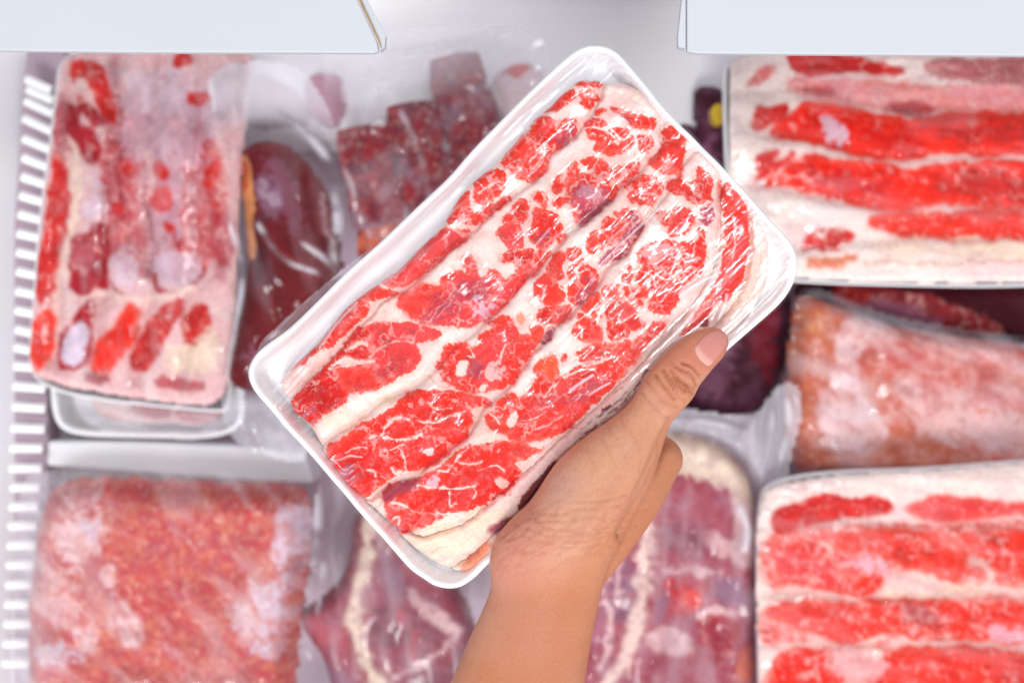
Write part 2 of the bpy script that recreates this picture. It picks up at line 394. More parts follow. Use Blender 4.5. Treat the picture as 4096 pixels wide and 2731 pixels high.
SD = pts('PH', '2900,680 2890,800 2895,900 2880,1010 2830,1130 2740,1260 2640,1370 2540,1480 2420,1600 2260,1745 2110,1880 1960,2010 1840,2110 1700,2150 1560,2120')
SE = pts('PH', '2960,740 3005,830 3015,940 3000,1080 2960,1190 2880,1290 2780,1400 2640,1520 2500,1640 2330,1760 2210,1890 2090,2040 1960,2160 1870,2240 1780,2290')
T = Patch(1060, 260, 3140, 2360, 2.5, 3, 5.0)
T.fill((247, 224, 216))
T.speck((238, 205, 196), 160, .45, .75, .7, 1)
T.speck('W', 90, .5, .75, .8, 2)
T.speck((240, 214, 190), 240, .55, .8, .25, 6); T.speck((244, 196, 190), 110, .5, .75, .5, 12); T.speck((240, 176, 168), 24, .6, .8, .35, 14)
T.paint('''
C1 W 20 0 .9: 190,830 260,780 400,700 450,720 420,860 300,930 220,920
C2 W 20 0 .8: 1010,250 1200,110 1230,170 1080,260 1030,340
C2 W 20 0 .8: 700,1350 800,1260 880,1190 920,1200 860,1330 760,1430 640,1500
C2 W 20 0 .8: 1150,900 1350,760 1350,690 1450,640 1500,620 1440,720 1280,840 1130,960
C5 W 20 0 .9: 60,400 180,290 260,230 300,260 260,350 200,430 80,450
C5 W 20 0 .9: 280,800 400,700 450,600 560,540 560,640 520,720 420,800
C5 W 20 0 .9: 110,1040 240,870 340,850 300,960 180,1120 110,1130
C3 W 20 0 .9: 220,400 380,180 480,200 500,300 330,380 200,500 60,580
C8 W 20 0 .9: 700,240 860,180 900,160 840,320 740,370
C7 K 30 0 .9: 560,1100 1000,980 1300,880 1560,700 1500,900 1250,1100 1150,1300 900,1360 700,1200
C7 K 26 0 .9: 620,600 800,580 930,470 1060,350 1000,450 800,590 560,690 300,820 560,640
C6 K 30 0 .7: 480,1000 700,890 1100,720 1200,640 1400,500 1250,760 1000,900 800,1020 600,1130
C8 S 30 0 .8: 560,1320 900,1100 1100,860 1400,640 1300,640 1050,780 900,900 760,1080
C3 K 30 0 .6: 1200,200 1380,300 1400,600 1200,850 1000,1000 1050,800 1180,600
C1 K 26 0 .8: 880,330 960,300 1000,420 1050,560 950,520 880,420
# row one
C1 R 3 .3: 155,490 200,430 250,380 320,345 380,325 410,350 400,385 340,415 330,440 280,470 210,485
C1 R 3 .4: 460,330 520,325 580,365 585,385 550,410 555,440 500,465 480,440 460,415 480,390 445,370
C1 V 6 .3: 400,260 440,240 500,260 600,240 620,265 600,285 520,290 430,290
C2 V 3 .75: 800,60 900,20 1000,0 1210,0 1190,100 1040,190 980,260 980,350 920,400 850,450 790,430 740,420 700,390 690,350 620,320 600,290 660,250 700,180 740,100
C1 R 4 .7: 60,590 90,540 140,530 240,560 300,570 400,550 415,575 400,690 340,720 240,790 160,840 100,800 60,700
C2 R 3 .2: 690,200 740,100 790,110 830,170 820,230 780,260 720,250
C2 R 8 .3: 800,290 870,270 940,300 970,350 900,400 820,430 780,360
C1 M 22 0 .8: 270,640 400,580 415,680 330,720 240,780 200,740
C2 R 3 .45: 400,450 440,390 500,355 590,350 640,380 640,450 620,520 600,560 540,560 540,600 480,640 410,620 385,560 400,510
C2 F w14: 430,560 475,525 520,490 560,460 600,450
C2 F w8: 475,525 450,480 420,450
C2 R 3 .1: 215,655 260,600 330,530 345,580 335,640 270,665
C2 R 3 .35: 170,750 185,710 260,680 330,665 380,700 340,750 310,750 260,770 200,800
C2 V 5 .5: 440,660 520,650 600,600 700,580 640,630 560,690 460,740 400,790 340,800 300,790 380,730
C2 P 4 .35: 0,920 60,910 130,840 200,880 250,860 330,870 350,890 250,960 170,1020 70,1120 0,1170 -60,1200 -120,1100 -100,980
C4 P 4 .3: 240,440 300,370 420,310 520,260 600,130 700,80 760,20 860,60 980,30 900,110 800,190 700,260 620,360 520,430 440,480 330,480
C4 V 18 0 .8: 520,380 600,240 680,180 720,200 660,300 560,400
C4 R 3 .2: 0,610 60,560 150,480 180,470 270,500 360,530 370,550 300,570 220,590 130,590 90,590 20,620
C6 R 3 .4: 820,20 900,0 940,40 930,80 900,130 840,190 780,240 700,330 620,390 560,370 490,440 460,490 380,500 320,560 240,610 220,660 205,640 240,580 340,500 470,400 560,300 640,210 740,120
# row two
C1 R 3 .3: 465,605 500,560 540,550 640,570 665,600 640,620 590,625 680,640 780,620 850,680 855,740 820,790 740,835 680,845 600,800 560,790 550,780 590,720 520,710 490,670
C1 V 14 0 .6: 600,740 700,700 820,740 760,820 680,840 600,800
C1 F w11: 470,630 560,618 640,640 690,620
C1 F w11: 680,640 715,680 750,720
C1 F w8: 750,720 800,720 850,690
C1 F w8: 760,730 740,760 720,740
C1 F w6: 640,640 670,680 720,710
C1 V 4 .5: 560,520 600,490 640,500 600,520
C1 V 4 .35: 665,480 720,490 780,500 860,510 880,530 940,520 960,540 1030,540 1050,590 1030,650 980,630 900,620 840,610 820,570 760,530 700,510
C1 M 18 0 .7: 670,480 780,500 860,560 800,560 700,510
C1 R 3 .5: 890,700 930,680 1000,690 1025,730 1000,790 980,825 940,810 920,760
C1 V 2 0: 450,880 500,880 550,850 565,890 540,930 510,945 480,910
C1 O 4 0 .7: 875,835 915,850 900,870
C1 V 4 .85: 590,870 650,900 670,960 720,940 800,930 900,890 920,930 880,1000 820,1050 760,1080 720,1150 690,1190 640,1200 600,1260 540,1320 480,1390 400,1380 400,1300 350,1200 240,1270 230,1200 340,1180 340,1040 350,960 400,920 420,900 410,970 460,980 560,1000 570,930
C1 M 22 0 .9: 400,1110 500,1080 620,1060 700,1140 640,1200 560,1300 450,1380 400,1320 380,1200
C1 L 24 0 .30: 430,1090 560,1080 660,1150 600,1220 480,1200
C1 M 12 0 .9: 500,1290 600,1240 690,1180 680,1210 590,1290 480,1390 420,1400
C1 R 3 .3: 215,1110 240,1060 300,1000 310,1060 290,1130 250,1160
C1 R 3 .4: 350,1000 380,930 430,950 430,1040 380,1070
C1 R 3 .5: 50,1160 110,1140 165,1140 175,1200 170,1260 130,1260 110,1210 60,1200
C2 V 3 .3: 620,760 700,690 740,620 800,590 825,620 810,690 790,780 750,790 700,770 640,800
C2 P 3 .2: 600,820 640,800 700,785 750,790 770,850 790,920 770,970 690,990 620,950 610,890 560,880
C2 R 3 .45: 850,700 880,670 930,690 1030,690 1060,760 1100,820 1080,880 1010,920 990,980 930,1000 870,970 840,900 850,830 880,790
C2 D 4 0: 845,860 870,830 885,900 875,945
C2 M 18 0 .8: 880,900 1000,860 1010,930 930,1000 870,960
C2 V 4 .4: 1080,890 1140,880 1080,930 1060,960
C2 D 4 .5: 575,1070 620,1030 680,1010 780,1000 870,1010 880,1060 860,1100 740,1130 700,1080 630,1100
C2 P 5 .5: 900,1010 1010,1020 960,1090 880,1180 760,1190 740,1150 850,1120
C4 P 4 .45: 390,580 510,520 560,470 640,470 740,500 740,420 850,370 950,380 880,260 970,230 1000,330 1040,440 1110,400 1110,350 1180,370 1260,460 1290,400 1450,400 1470,370 1400,460 1290,570 1230,660 1100,760 960,810 800,800 700,810 540,770 460,700 410,670
C4 V 12 .1 .8: 400,590 520,530 580,480 660,480 740,510 700,580 620,660 540,760 460,700 410,660
C4 M 26 0 .75: 640,640 740,520 900,440 1100,420 1120,520 980,640 800,750 600,790 560,770
C4 L 22 0 .7: 980,600 1060,540 1120,620 1200,560 1220,640 1100,720 960,760
C4 D 3 .1: 750,440 790,400 840,375 850,400 800,440 760,450
C4 D 3 .1: 600,480 640,475 640,500 580,520
C4 D w7 .8: 560,790 660,660 800,520
C4 D w9 .9: 640,640 700,570 750,510
C4 D w7 .7: 650,720 760,590 830,500
C4 D w5 .6: 740,690 860,560 940,440
C4 D w5 .6: 700,790 860,620 1000,460
C4 D w5 .5: 820,690 960,540 1060,440
C4 S w5 .6: 600,800 720,650 850,500
C4 S w5 .5: 690,740 820,600 930,460
C6 P 3 .2: 900,210 1020,180 1200,190 1300,180 1420,220 1530,270 1500,300 1400,330 1300,340 1340,400 1370,460 1300,560 1200,600 1100,670 1070,680 1040,640 980,600 950,520 930,490 960,470 940,400 960,320 960,260
C6 F w12 .6: 960,450 1060,370 1160,320 1300,340
C6 M 24 0 .55: 1250,240 1400,230 1450,300 1300,330
C6 D 3 .45: 900,220 960,250 960,310 860,300 850,330 760,380 740,420 860,370 880,350 940,370 940,440 930,480 880,480 780,450 700,470 640,500 650,550 760,520 870,520 950,520 980,600 1070,680 1000,710 900,730 830,740 790,740 780,800 700,850 600,920 520,960 480,1000 430,970 330,920 300,850 380,760 460,690 520,600 590,530 700,410 800,290 850,240
C6 R 10 0 .8: 700,560 900,530 960,600 1040,680 860,720 760,700
C6 F w26: 760,470 820,480 900,490 980,480
C6 F w12: 640,560 700,540 800,515 900,505
C6 F w18: 750,400 800,375 870,340
C6 M 24 0 .9: 400,900 500,850 580,900 500,980 430,960
# row three
C1 V 3 .1: 1110,640 1160,615 1240,625 1285,680 1290,760 1280,850 1260,900 1260,950 1240,1010 1220,990 1120,995 1060,960 1000,920 1000,880 1060,820 1100,770 1120,700
C1 R 12 0 .6: 1000,890 1060,850 1120,920 1200,980 1060,950
C1 F w16: 1100,870 1140,900 1150,850
C1 V 3 .7: 790,1100 850,1070 900,1040 960,1000 1040,1010 1100,1060 1110,1130 1060,1190 1030,1230 980,1250 900,1230 860,1220 820,1190 840,1150
C1 R 3 .3: 710,1300 760,1310 800,1270 830,1290 830,1330 790,1365 750,1350
C1 V 5 .85: 830,1280 880,1290 920,1340 960,1380 940,1430 900,1480 860,1560 800,1560 740,1500 700,1480 780,1400 740,1350
C3 M 5 .8: 230,80 300,110 350,170 350,230 280,300 230,370 210,430 120,490 60,530 0,500 0,480 100,400 150,340 200,270 260,200 240,150
C1 V 3 .6: 630,1400 650,1350 700,1380 780,1400 740,1440 700,1480 660,1530 640,1450
C3 V 3 .5: 20,200 50,160 90,170 100,230 80,260 190,190 190,210 120,250 60,300 40,360 20,400 0,390 0,300 20,260
C2 V 3 .4: 1290,920 1330,870 1380,840 1370,900 1390,950 1370,1000 1330,1030 1290,990
C2 V 4 .6: 1420,780 1440,740 1500,760 1568,760 1568,860 1500,950 1420,980 1400,930 1430,880
C2 R 3 .4: 1130,1010 1180,980 1240,970 1265,1060 1260,1100 1200,1090 1140,1050
C2 V 3 .2: 1020,1080 1060,1030 1100,1020 1115,1070 1100,1130 1090,1160 1110,1190 1100,1230 1060,1240 1040,1200 1020,1220 960,1180 980,1130
C2 V 3 .1: 860,1360 900,1240 940,1190 980,1200 1020,1230 1060,1280 1100,1340 1110,1400 1080,1430 1020,1450 950,1430 920,1390
C2 F w9 .8: 930,1400 935,1350 960,1310
C2 V 3 .3: 1150,1140 1180,1110 1300,1120 1370,1160 1390,1200 1370,1290 1320,1350 1290,1330 1260,1290 1200,1270 1160,1230
C2 F w14: 1210,1180 1230,1230 1240,1280
C2 F w10: 1200,1140 1215,1190 1300,1150
C2 V 3 .2: 1150,1280 1180,1270 1210,1300 1290,1340 1250,1420 1200,1440 1160,1400 1150,1340
C2 M 16 0 .8: 1270,1180 1380,1190 1360,1300 1300,1340 1240,1420 1190,1420 1200,1330 1290,1300
C2 D 4 .4: 900,1520 940,1480 1000,1465 1100,1460 1170,1450 1150,1500 1120,1560 1050,1580 960,1590 920,1560
C5 P 8 .4: 460,480 580,460 560,520 500,570 440,600
C4 V 4 .3: 750,1000 800,970 900,940 960,980 1050,970 1110,900 1040,920 1030,900 1080,860 1200,820 1100,790 1150,760 1260,720 1300,760 1310,840 1370,910 1400,870 1450,880 1470,930 1490,870 1430,830 1540,810 1540,880 1480,950 1440,1030 1420,1100 1320,1190 1290,1280 1200,1300 1060,1330 930,1340 840,1290 800,1270 720,1200 740,1150 690,1140 680,1100 740,1080
C4 P 20 0 .8: 1000,960 1200,820 1300,800 1340,920 1200,1000 1300,1200 1100,1300 1000,1260
C4 F 4 0: 880,1110 940,1100 930,1150 900,1210 870,1180
C4 F 4 0: 1040,1300 1090,1270 1080,1310 1050,1320
C4 F w12: 960,980 1010,1060 940,1050
C4 F w10 .8: 1200,1100 1210,1010 1240,950
C4 M 24 0 .9: 950,1100 1080,1040 1160,1060 1160,1180 1020,1240 920,1220
C4 W 22 0 .55: 1090,1120 1160,1070 1210,1170 1130,1230 1060,1200
C5 V 4 .4: 230,620 290,610 340,620 330,680 300,740 270,720 280,680
C5 M 5 .6: 380,620 440,630 380,710 360,740 330,740 360,690
C5 Q 6 .3 .8: 140,560 160,520 200,530 180,590
C7 R 3 .42: 0,380 60,350 200,280 270,200 380,160 470,110 560,60 600,0 700,-60 900,-80 1060,-60 1160,-40 1300,-20 1340,20 1320,50 1220,50 1160,70 1180,160 1130,230 1130,310 1060,340 1000,400 940,450 880,500 800,540 720,560 640,550 560,590 540,610 460,660 420,710 360,750 300,800 260,800 150,690 110,640 40,540 0,490
C7 D 16 0 .7: 640,330 800,320 920,440 700,520 640,440
C7 D 16 0 .6: 60,380 300,330 420,420 560,470 400,700 250,760 150,600
C7 F w20: 380,300 450,270 500,200 540,150 600,140 680,160
C7 F w20: 470,290 560,320 660,320 770,280
C7 F w12: 600,400 640,470 640,550
C7 F w14: 740,160 900,190 960,130 1060,120 1120,90
C7 F w10: 330,560 400,560 410,610
C7 F w16: 530,540 560,600 600,560
C7 F w7 .8: 160,420 240,380 340,390
C7 F w7 .8: 40,480 120,470 200,440 300,460
C7 F w6 .8: 480,400 560,380 620,360
C7 F w7 .8: 820,20 900,70 1020,60
C7 M 20 0 .8: 100,560 230,480 250,620 160,650
C7 L w5 .8: 60,470 150,560 240,520
C7 L w5 .8: 90,560 170,590 240,560
C7 L w6 .7: 110,640 180,640 240,600
C7 P 16 0 .8: 780,300 860,290 900,360 850,430 780,400
C7 P 16 0 .8: 1000,200 1100,170 1130,280 1060,320
# row four
C1 V 3 .5: 1370,940 1420,935 1450,980 1480,1010 1500,1070 1490,1130 1500,1240 1440,1230 1380,1240 1300,1220 1280,1180 1260,1150 1160,1140 1150,1060 1230,1030 1330,1060 1370,1050 1390,1010
C1 F w14: 1300,1060 1340,1100 1360,1160
C1 M 4 .5: 1410,1280 1490,1265 1500,1320 1470,1400 1440,1400 1420,1340
C1 R 3 .4: 1210,1260 1280,1270 1350,1310 1360,1370 1320,1430 1250,1470 1160,1480 1150,1440 1180,1400 1160,1350 1200,1300
C1 V 5 .8: 1060,1300 1180,1290 1160,1380 1120,1400 1080,1350
C3 R 3 .5: 380,370 440,340 520,325 600,340 640,360 720,340 780,310 800,280 790,220 835,240 840,340 825,560 760,600 650,700 620,740 640,800 560,860 560,900 500,920 440,890 380,860 380,810 430,780 450,720 380,740 340,680 290,640 320,580 300,540 360,530 310,480 300,430 350,400
C3 S 18 0 .6: 330,420 440,350 520,350 560,420 460,460 360,500
C3 F w9: 580,360 640,420 700,500
C3 F w9: 640,400 610,500 560,600
C3 F w9: 590,660 600,600 680,560
C3 F w7 .9: 400,560 500,620 560,640 640,560
C3 F w7 .9: 330,560 420,600 450,700
C3 V 3 .4: 170,630 200,570 260,520 265,590 240,650 230,680 180,670
C3 V 3 .4: 20,710 60,680 120,665 140,700 120,740 60,780 30,770
C3 V 3 .4: 100,760 150,740 160,790 130,810
C3 V 3 .6: 180,700 260,720 330,690 380,750 360,800 310,800 330,860 300,870 260,820 210,780
C3 V 3 .45: 30,870 60,815 120,810 190,820 260,850 300,920 310,970 370,980 360,1010 300,1040 220,1030 150,990 100,960 60,970
C3 P 10 0 .8: 160,860 240,850 290,920 240,960 180,930
C3 D 4 .05: 190,980 240,950 310,940 320,1010 250,1035 200,1010
C3 D 3 .35: 50,980 110,1000 180,1000 235,1050 200,1100 120,1130 70,1080
C5 V 3 .35: 660,470 680,420 740,350 780,330 800,380 790,430 730,480 700,510
C5 V 3 .5: 610,560 620,520 680,520 700,560
C5 V 3 .5: 730,520 790,480 800,540 760,560
C5 R 3 .2: 580,650 610,590 700,550 760,570 800,630 820,690 790,740 740,755 680,730 640,710 600,700
C5 P 10 0 .9: 720,720 780,640 820,700 770,745
C5 F w10: 640,600 670,640 650,700
C5 V 3 .2: 620,830 680,780 740,760 830,740 820,800 830,850 760,890 680,900 640,870
C5 D 12 .2 .8: 700,800 830,750 820,840 740,870
C5 V 4 .8: 850,740 920,770 1030,730 1100,720 1200,640 1230,590 1330,565 1320,620 1200,730 1140,800 1060,900 1010,980 960,1040 900,1060 880,1000 930,880 860,860 840,800
C5 D 10 .2 .8: 1230,620 1330,570 1310,630 1190,740 1060,890 980,960 1000,880 1120,720
C8 V 4 .4: 480,530 560,480 580,420 700,340 760,400 830,360 860,300 920,200 860,150 920,100 1000,50 1030,60 1050,130 1070,190 1050,240 1150,200 1180,150 1300,130 1400,130 1500,80 1560,60 1600,100 1560,230 1480,320 1340,430 1200,590 1120,650 960,690 760,730 670,720 700,680 620,680 520,620
C8 F 4 0: 690,520 740,510 720,590 690,620 670,590
C8 R 10 0 .8: 500,590 620,580 680,640 640,680 560,640
C8 F w12: 960,370 1000,300 1050,270
C8 F w12: 1110,230 1160,200 1230,170 1340,150
C8 F w9: 520,500 570,540 600,590
C8 P 24 .2 .7: 860,420 1100,300 1400,200 1500,250 1200,450 960,560 800,560
C8 M 24 0 .6: 1100,400 1300,300 1450,240 1400,330 1200,460
C8 D 16 0 .85: 860,700 1100,560 1260,440 1440,330 1340,430 1200,590 1100,660
C8 S w6 .6: 800,650 960,610 1100,520
C8 S w5 .6: 900,480 1050,410 1200,300
C8 F w7 .8: 780,560 900,540 960,500
C8 O 4 .2: 870,150 920,100 1000,50 1030,60 1050,130 1070,190 1010,240 960,180
C8 V 4 .3: 1080,80 1100,50 1130,50 1110,100
C7 R 3 .38: 465,740 520,690 620,660 740,640 800,600 920,560 960,490 1040,420 1110,390 1130,360 1260,360 1400,340 1540,340 1600,340 1700,390 1760,380 1650,450 1540,470 1500,520 1550,540 1550,620 1480,700 1380,770 1250,850 1120,890 940,910 920,960 780,1010 620,1090 540,1050 490,990 480,900 490,820 470,780
C7 D 20 0 .7: 1100,560 1400,480 1540,560 1400,760 1100,880 900,840 900,700
C7 D 14 0 .6: 520,860 700,920 860,940 620,1080 520,1000
C7 M 14 0 .9: 470,740 600,660 760,640 700,690 560,760 490,820
C7 L 16 0 .7: 790,640 900,610 890,670 800,680
C7 F w14: 740,680 860,700 960,710 1080,700 1200,680
C7 F w12: 1000,730 990,800 1000,860 1050,830
C7 F w9: 1200,700 1225,750 1190,790
C7 F w14: 530,820 620,830 690,880
C7 F w10: 550,940 590,930 580,990
C7 F w14: 910,570 980,570 1060,430 1130,400 1140,370
C7 F w14: 890,890 940,920 1000,910
C7 F w9 .9: 1230,560 1300,530 1390,520 1440,560
C7 F 4 0 .8: 1370,640 1400,620 1460,660 1440,700 1380,680
C7 F w8 .8: 1040,480 1160,520 1260,480
C7 D 4 .3: 1480,400 1560,370 1660,380 1620,430 1520,440
# right-hand strip
C3 R 3 .05: 990,-90 1100,-80 1180,-40 1190,60 1200,200 1200,330 1190,480 1150,640 1100,700 1060,760 1000,830 900,900 860,960 800,1000 720,1050 650,1090 760,930 850,800 930,660 980,560 1000,440 1010,300 1020,200 1000,60
C3 P 16 .2 .85: 1090,100 1190,60 1200,450 1150,620 1080,700 1000,800 930,850 940,700 1010,520 1060,460 1100,350
C3 F w9 .8: 1080,130 1080,260 1095,340 1070,460
C3 V 10 0 .8: 940,-160 1060,-140 1130,-60 1140,20 1060,60 1000,0
C3 F 5 0: 860,960 960,800 1040,860 960,1000 900,1000
C3 X 6 0 .9: 800,990 830,950 860,970 850,1010
# creases in the fat
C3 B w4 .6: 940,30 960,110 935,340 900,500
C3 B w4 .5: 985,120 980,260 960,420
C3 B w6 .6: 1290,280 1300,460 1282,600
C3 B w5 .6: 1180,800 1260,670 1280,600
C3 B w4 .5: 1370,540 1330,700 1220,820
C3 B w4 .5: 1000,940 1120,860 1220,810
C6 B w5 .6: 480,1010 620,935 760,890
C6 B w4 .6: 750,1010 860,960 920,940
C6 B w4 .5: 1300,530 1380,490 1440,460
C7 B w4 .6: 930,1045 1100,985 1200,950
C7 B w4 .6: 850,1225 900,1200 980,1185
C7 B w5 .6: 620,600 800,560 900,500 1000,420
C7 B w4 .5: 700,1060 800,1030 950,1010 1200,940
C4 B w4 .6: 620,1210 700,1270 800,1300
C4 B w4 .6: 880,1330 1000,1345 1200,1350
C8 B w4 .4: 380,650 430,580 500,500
C7 Q 10 0 .95: 1080,1380 1130,1300 1220,1220 1320,1150 1300,1230 1240,1360 1200,1400 1120,1400
C7 M 12 0 .9: 1300,1050 1400,980 1500,940 1440,1030 1360,1080
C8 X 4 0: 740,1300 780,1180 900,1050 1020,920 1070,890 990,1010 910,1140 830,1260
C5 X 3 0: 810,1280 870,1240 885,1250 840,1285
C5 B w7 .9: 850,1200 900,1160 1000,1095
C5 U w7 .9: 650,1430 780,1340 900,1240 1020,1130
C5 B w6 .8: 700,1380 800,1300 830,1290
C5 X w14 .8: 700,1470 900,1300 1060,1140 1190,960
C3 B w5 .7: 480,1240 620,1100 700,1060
''')
T.grain(ANG, .10)
T.outline(MEAT)
T.seams([SA, SB, SC, SD, SE], ANG, .0042, 24, 9)
for d_ in (0,):   # rows bulge between their folds; the right-hand folds lie lower
    T.H += .0030 * fbm(T.X, T.Y, 260, 4, 2) - .0015
    T.H += .0012 * (fbm(T.X, T.Y, 40, 9, 3) - .5)
    T.H -= .0016 * np.clip(T.reg - 3, 0, 2)
rock(T)
edge_drop(T, .012, 42)
held = thing('meat_pack', 'white foam tray of marbled red slices under cling film, held in the hand', 'meat pack', P(2093, 1270, HELD - .025))
make_tray(TRAY, HELD, .024, 24, held, 'foam_tray', 420, .0003)
slices = T.build('meat_slice', HELD + .0005, M_MEAT, held, range(6),
        labels=['first fold of marbled slices, along the upper left rim', 'second fold with broad white fat and pink frosted lean', 'third fold with large lean ovals and a dark red lower end',
                'fourth fold with finely veined lean, darkest at its lower end', 'thin slice standing on edge with a bright red strip', 'outermost pale fat slice folded against the rim'])
# cling film: rim -> meat top, pulled taut between
F = Patch(960, 140, 3220, 2400, 5, 9, 0)
dr = sdf_poly(F.X, F.Y, chaikin(TRAY, 2)); dm = sdf_poly(F.X, F.Y, chaikin(MEAT, 2))
_, hm, _ = T.colour(F.X, F.Y)
kern = hm.copy()
for _ in range(10):
    kern = (kern + np.roll(kern, 1, 0) + np.roll(kern, -1, 0) + np.roll(kern, 1, 1) + np.roll(kern, -1, 1)) / 5
meat_top = HELD + .0005 + np.where(dm > 0, np.maximum(kern, hm) , -.004) + .0011
wgt = np.clip(dr - 36, 0, None) / (np.clip(dr - 36, 0, None) + np.clip(75 - dm, 0, None) + 1e-6)
zf = (HELD + .0009) * (1 - wgt) + np.maximum(meat_top, HELD + .0005) * wgt
zf = np.where(dm > 75, np.maximum(meat_top, HELD + .001), zf)
for _ in range(5): zf = (zf + np.roll(zf, 1, 0) + np.roll(zf, -1, 0) + np.roll(zf, 1, 1) + np.roll(zf, -1, 1)) / 5
zf = np.maximum(zf, np.where(dm > 5, HELD + .0005 + hm + .0010, 0))
for _ in range(14): zf = (zf + np.roll(zf, 1, 0) + np.roll(zf, -1, 0) + np.roll(zf, 1, 1) + np.roll(zf, -1, 1)) / 5
zf = np.where(dr < 14, HELD + .0009 - (np.clip(14 - dr, 0, 100) / 10) ** 2 * .00045, zf)
ca, sa = math.cos(ANG), math.sin(ANG)
Uf = F.X * ca + F.Y * sa; Vf = -F.X * sa + F.Y * ca
gap = sm(dr, 20, 50) * (1 - sm(dm, 10, 90))
zf += gap * .0007 * (fbm(Uf * .1, Vf, 16, 3, 2) - .3)
F.A = .004 + gap * .16 * sm(fbm(Uf * .12, Vf, 14, 5, 3), .42, .75) + (1 - gap) * .035 * sm(fbm(Uf * .1, Vf, 22, 8, 3), .5, .8)
for ln, wd, al in (('C5 560,1120 640,1060 740,1000', 9, .6), ('C5 720,1150 800,1100 880,1060', 7, .55), ('C5 480,960 620,900 760,890', 4, .4), ('C3 640,760 760,680 960,580', 9, .6),
                   ('C3 0,520 160,360 330,200 480,60', 7, .45), ('C1 160,1560 420,1360', 4, .3), ('C1 700,1500 860,1360 1000,1200', 5, .35), ('C3 940,960 1000,840 1010,760', 10, .5),
                   ('C2 870,980 1000,830', 5, .4), ('C6 200,840 330,700 460,540', 4, .4), ('C6 240,860 400,700', 4, .4), ('C6 560,380 700,180 860,20', 6, .5), ('C6 200,720 420,440 640,200', 7, .45)):
    cr, body = ln.split(' ', 1); dl = dist_line(F.X, F.Y, chaikin(pts(cr, body), 2, False))
    F.A = np.maximum(F.A, al * (1 - sm(dl, 0, wd))); zf += .0006 * (1 - sm(dl, 0, wd * 2))
F.D = dr + 9; F.H = zf
F.build('cling_wrap', HELD, M_CLING, held, alpha=True, zc=zf)
# loose flap of film over the lower part of the upper left rim
fl = chaikin(pts('PH', '1010,1440 1045,1352 1110,1300 1170,1240 1300,1130 1400,1045 1480,990 1500,1000 1400,1085 1290,1190 1190,1290 1130,1335 1070,1375'), 2)
G = Patch(1000, 960, 1520, 1460, 5, 4, 0); G.D = sdf_poly(G.X, G.Y, fl); G.A = .12 + .22 * sm(fbm(G.X + G.Y, (G.X - G.Y) * .2, 20, 3, 3), .45, .8)
G.H = -.0015 + .0012 * (fbm(G.X + G.Y, (G.X - G.Y) * .2, 40, 3, 3))
G.build('film_flap', HELD, M_CLING, held, alpha=True)

# ================================================================== THE HAND
def hp(x, y, dz): return Vector(P(x * D2, y * D2, HELD + dz))
hb = bmesh.new()
def loft(sections, n=28):
    """sections: (Lx,Ly,Rx,Ry, z of the centre, thickness ratio) in traced units"""
    rings = []
    for (lx, ly, rx, ry, z, tr) in sections:
        L = hp(lx, ly, z); R = hp(rx, ry, z); c = (L + R) / 2; a = (R - L) / 2; t = a.length * tr
        ring = []
        for i in range(n):
            an = 2 * math.pi * i / n
            cx, sx = math.cos(an), math.sin(an)
            k = (abs(cx) ** 2.25 + abs(sx) ** 2.25) ** (-1 / 2.25)
            ring.append(hb.verts.new(c + a * cx * k + Vector((0, 0, t * sx * k))))
        rings.append(ring)
    for r0, r1 in zip(rings, rings[1:]):
        for i in range(n): hb.faces.new((r0[i], r0[(i + 1) % n], r1[(i + 1) % n], r1[i]))
    hb.faces.new(rings[0][::-1]); hb.faces.new(rings[-1])
def dens(secs, k=4):
    """Catmull-Rom between the traced sections"""
    a = np.array(secs, float); out = []
    for i in range(len(a) - 1):
        p0 = a[max(i - 1, 0)]; p1 = a[i]; p2 = a[i + 1]; p3 = a[min(i + 2, len(a) - 1)]
        for j in range(k):
            t = j / k
            out.append(.5 * ((2 * p1) + (-p0 + p2) * t + (2 * p0 - 5 * p1 + 4 * p2 - p3) * t * t + (-p0 + 3 * p1 - 3 * p2 + p3) * t ** 3))
    out.append(a[-1]); return [tuple(v) for v in out]
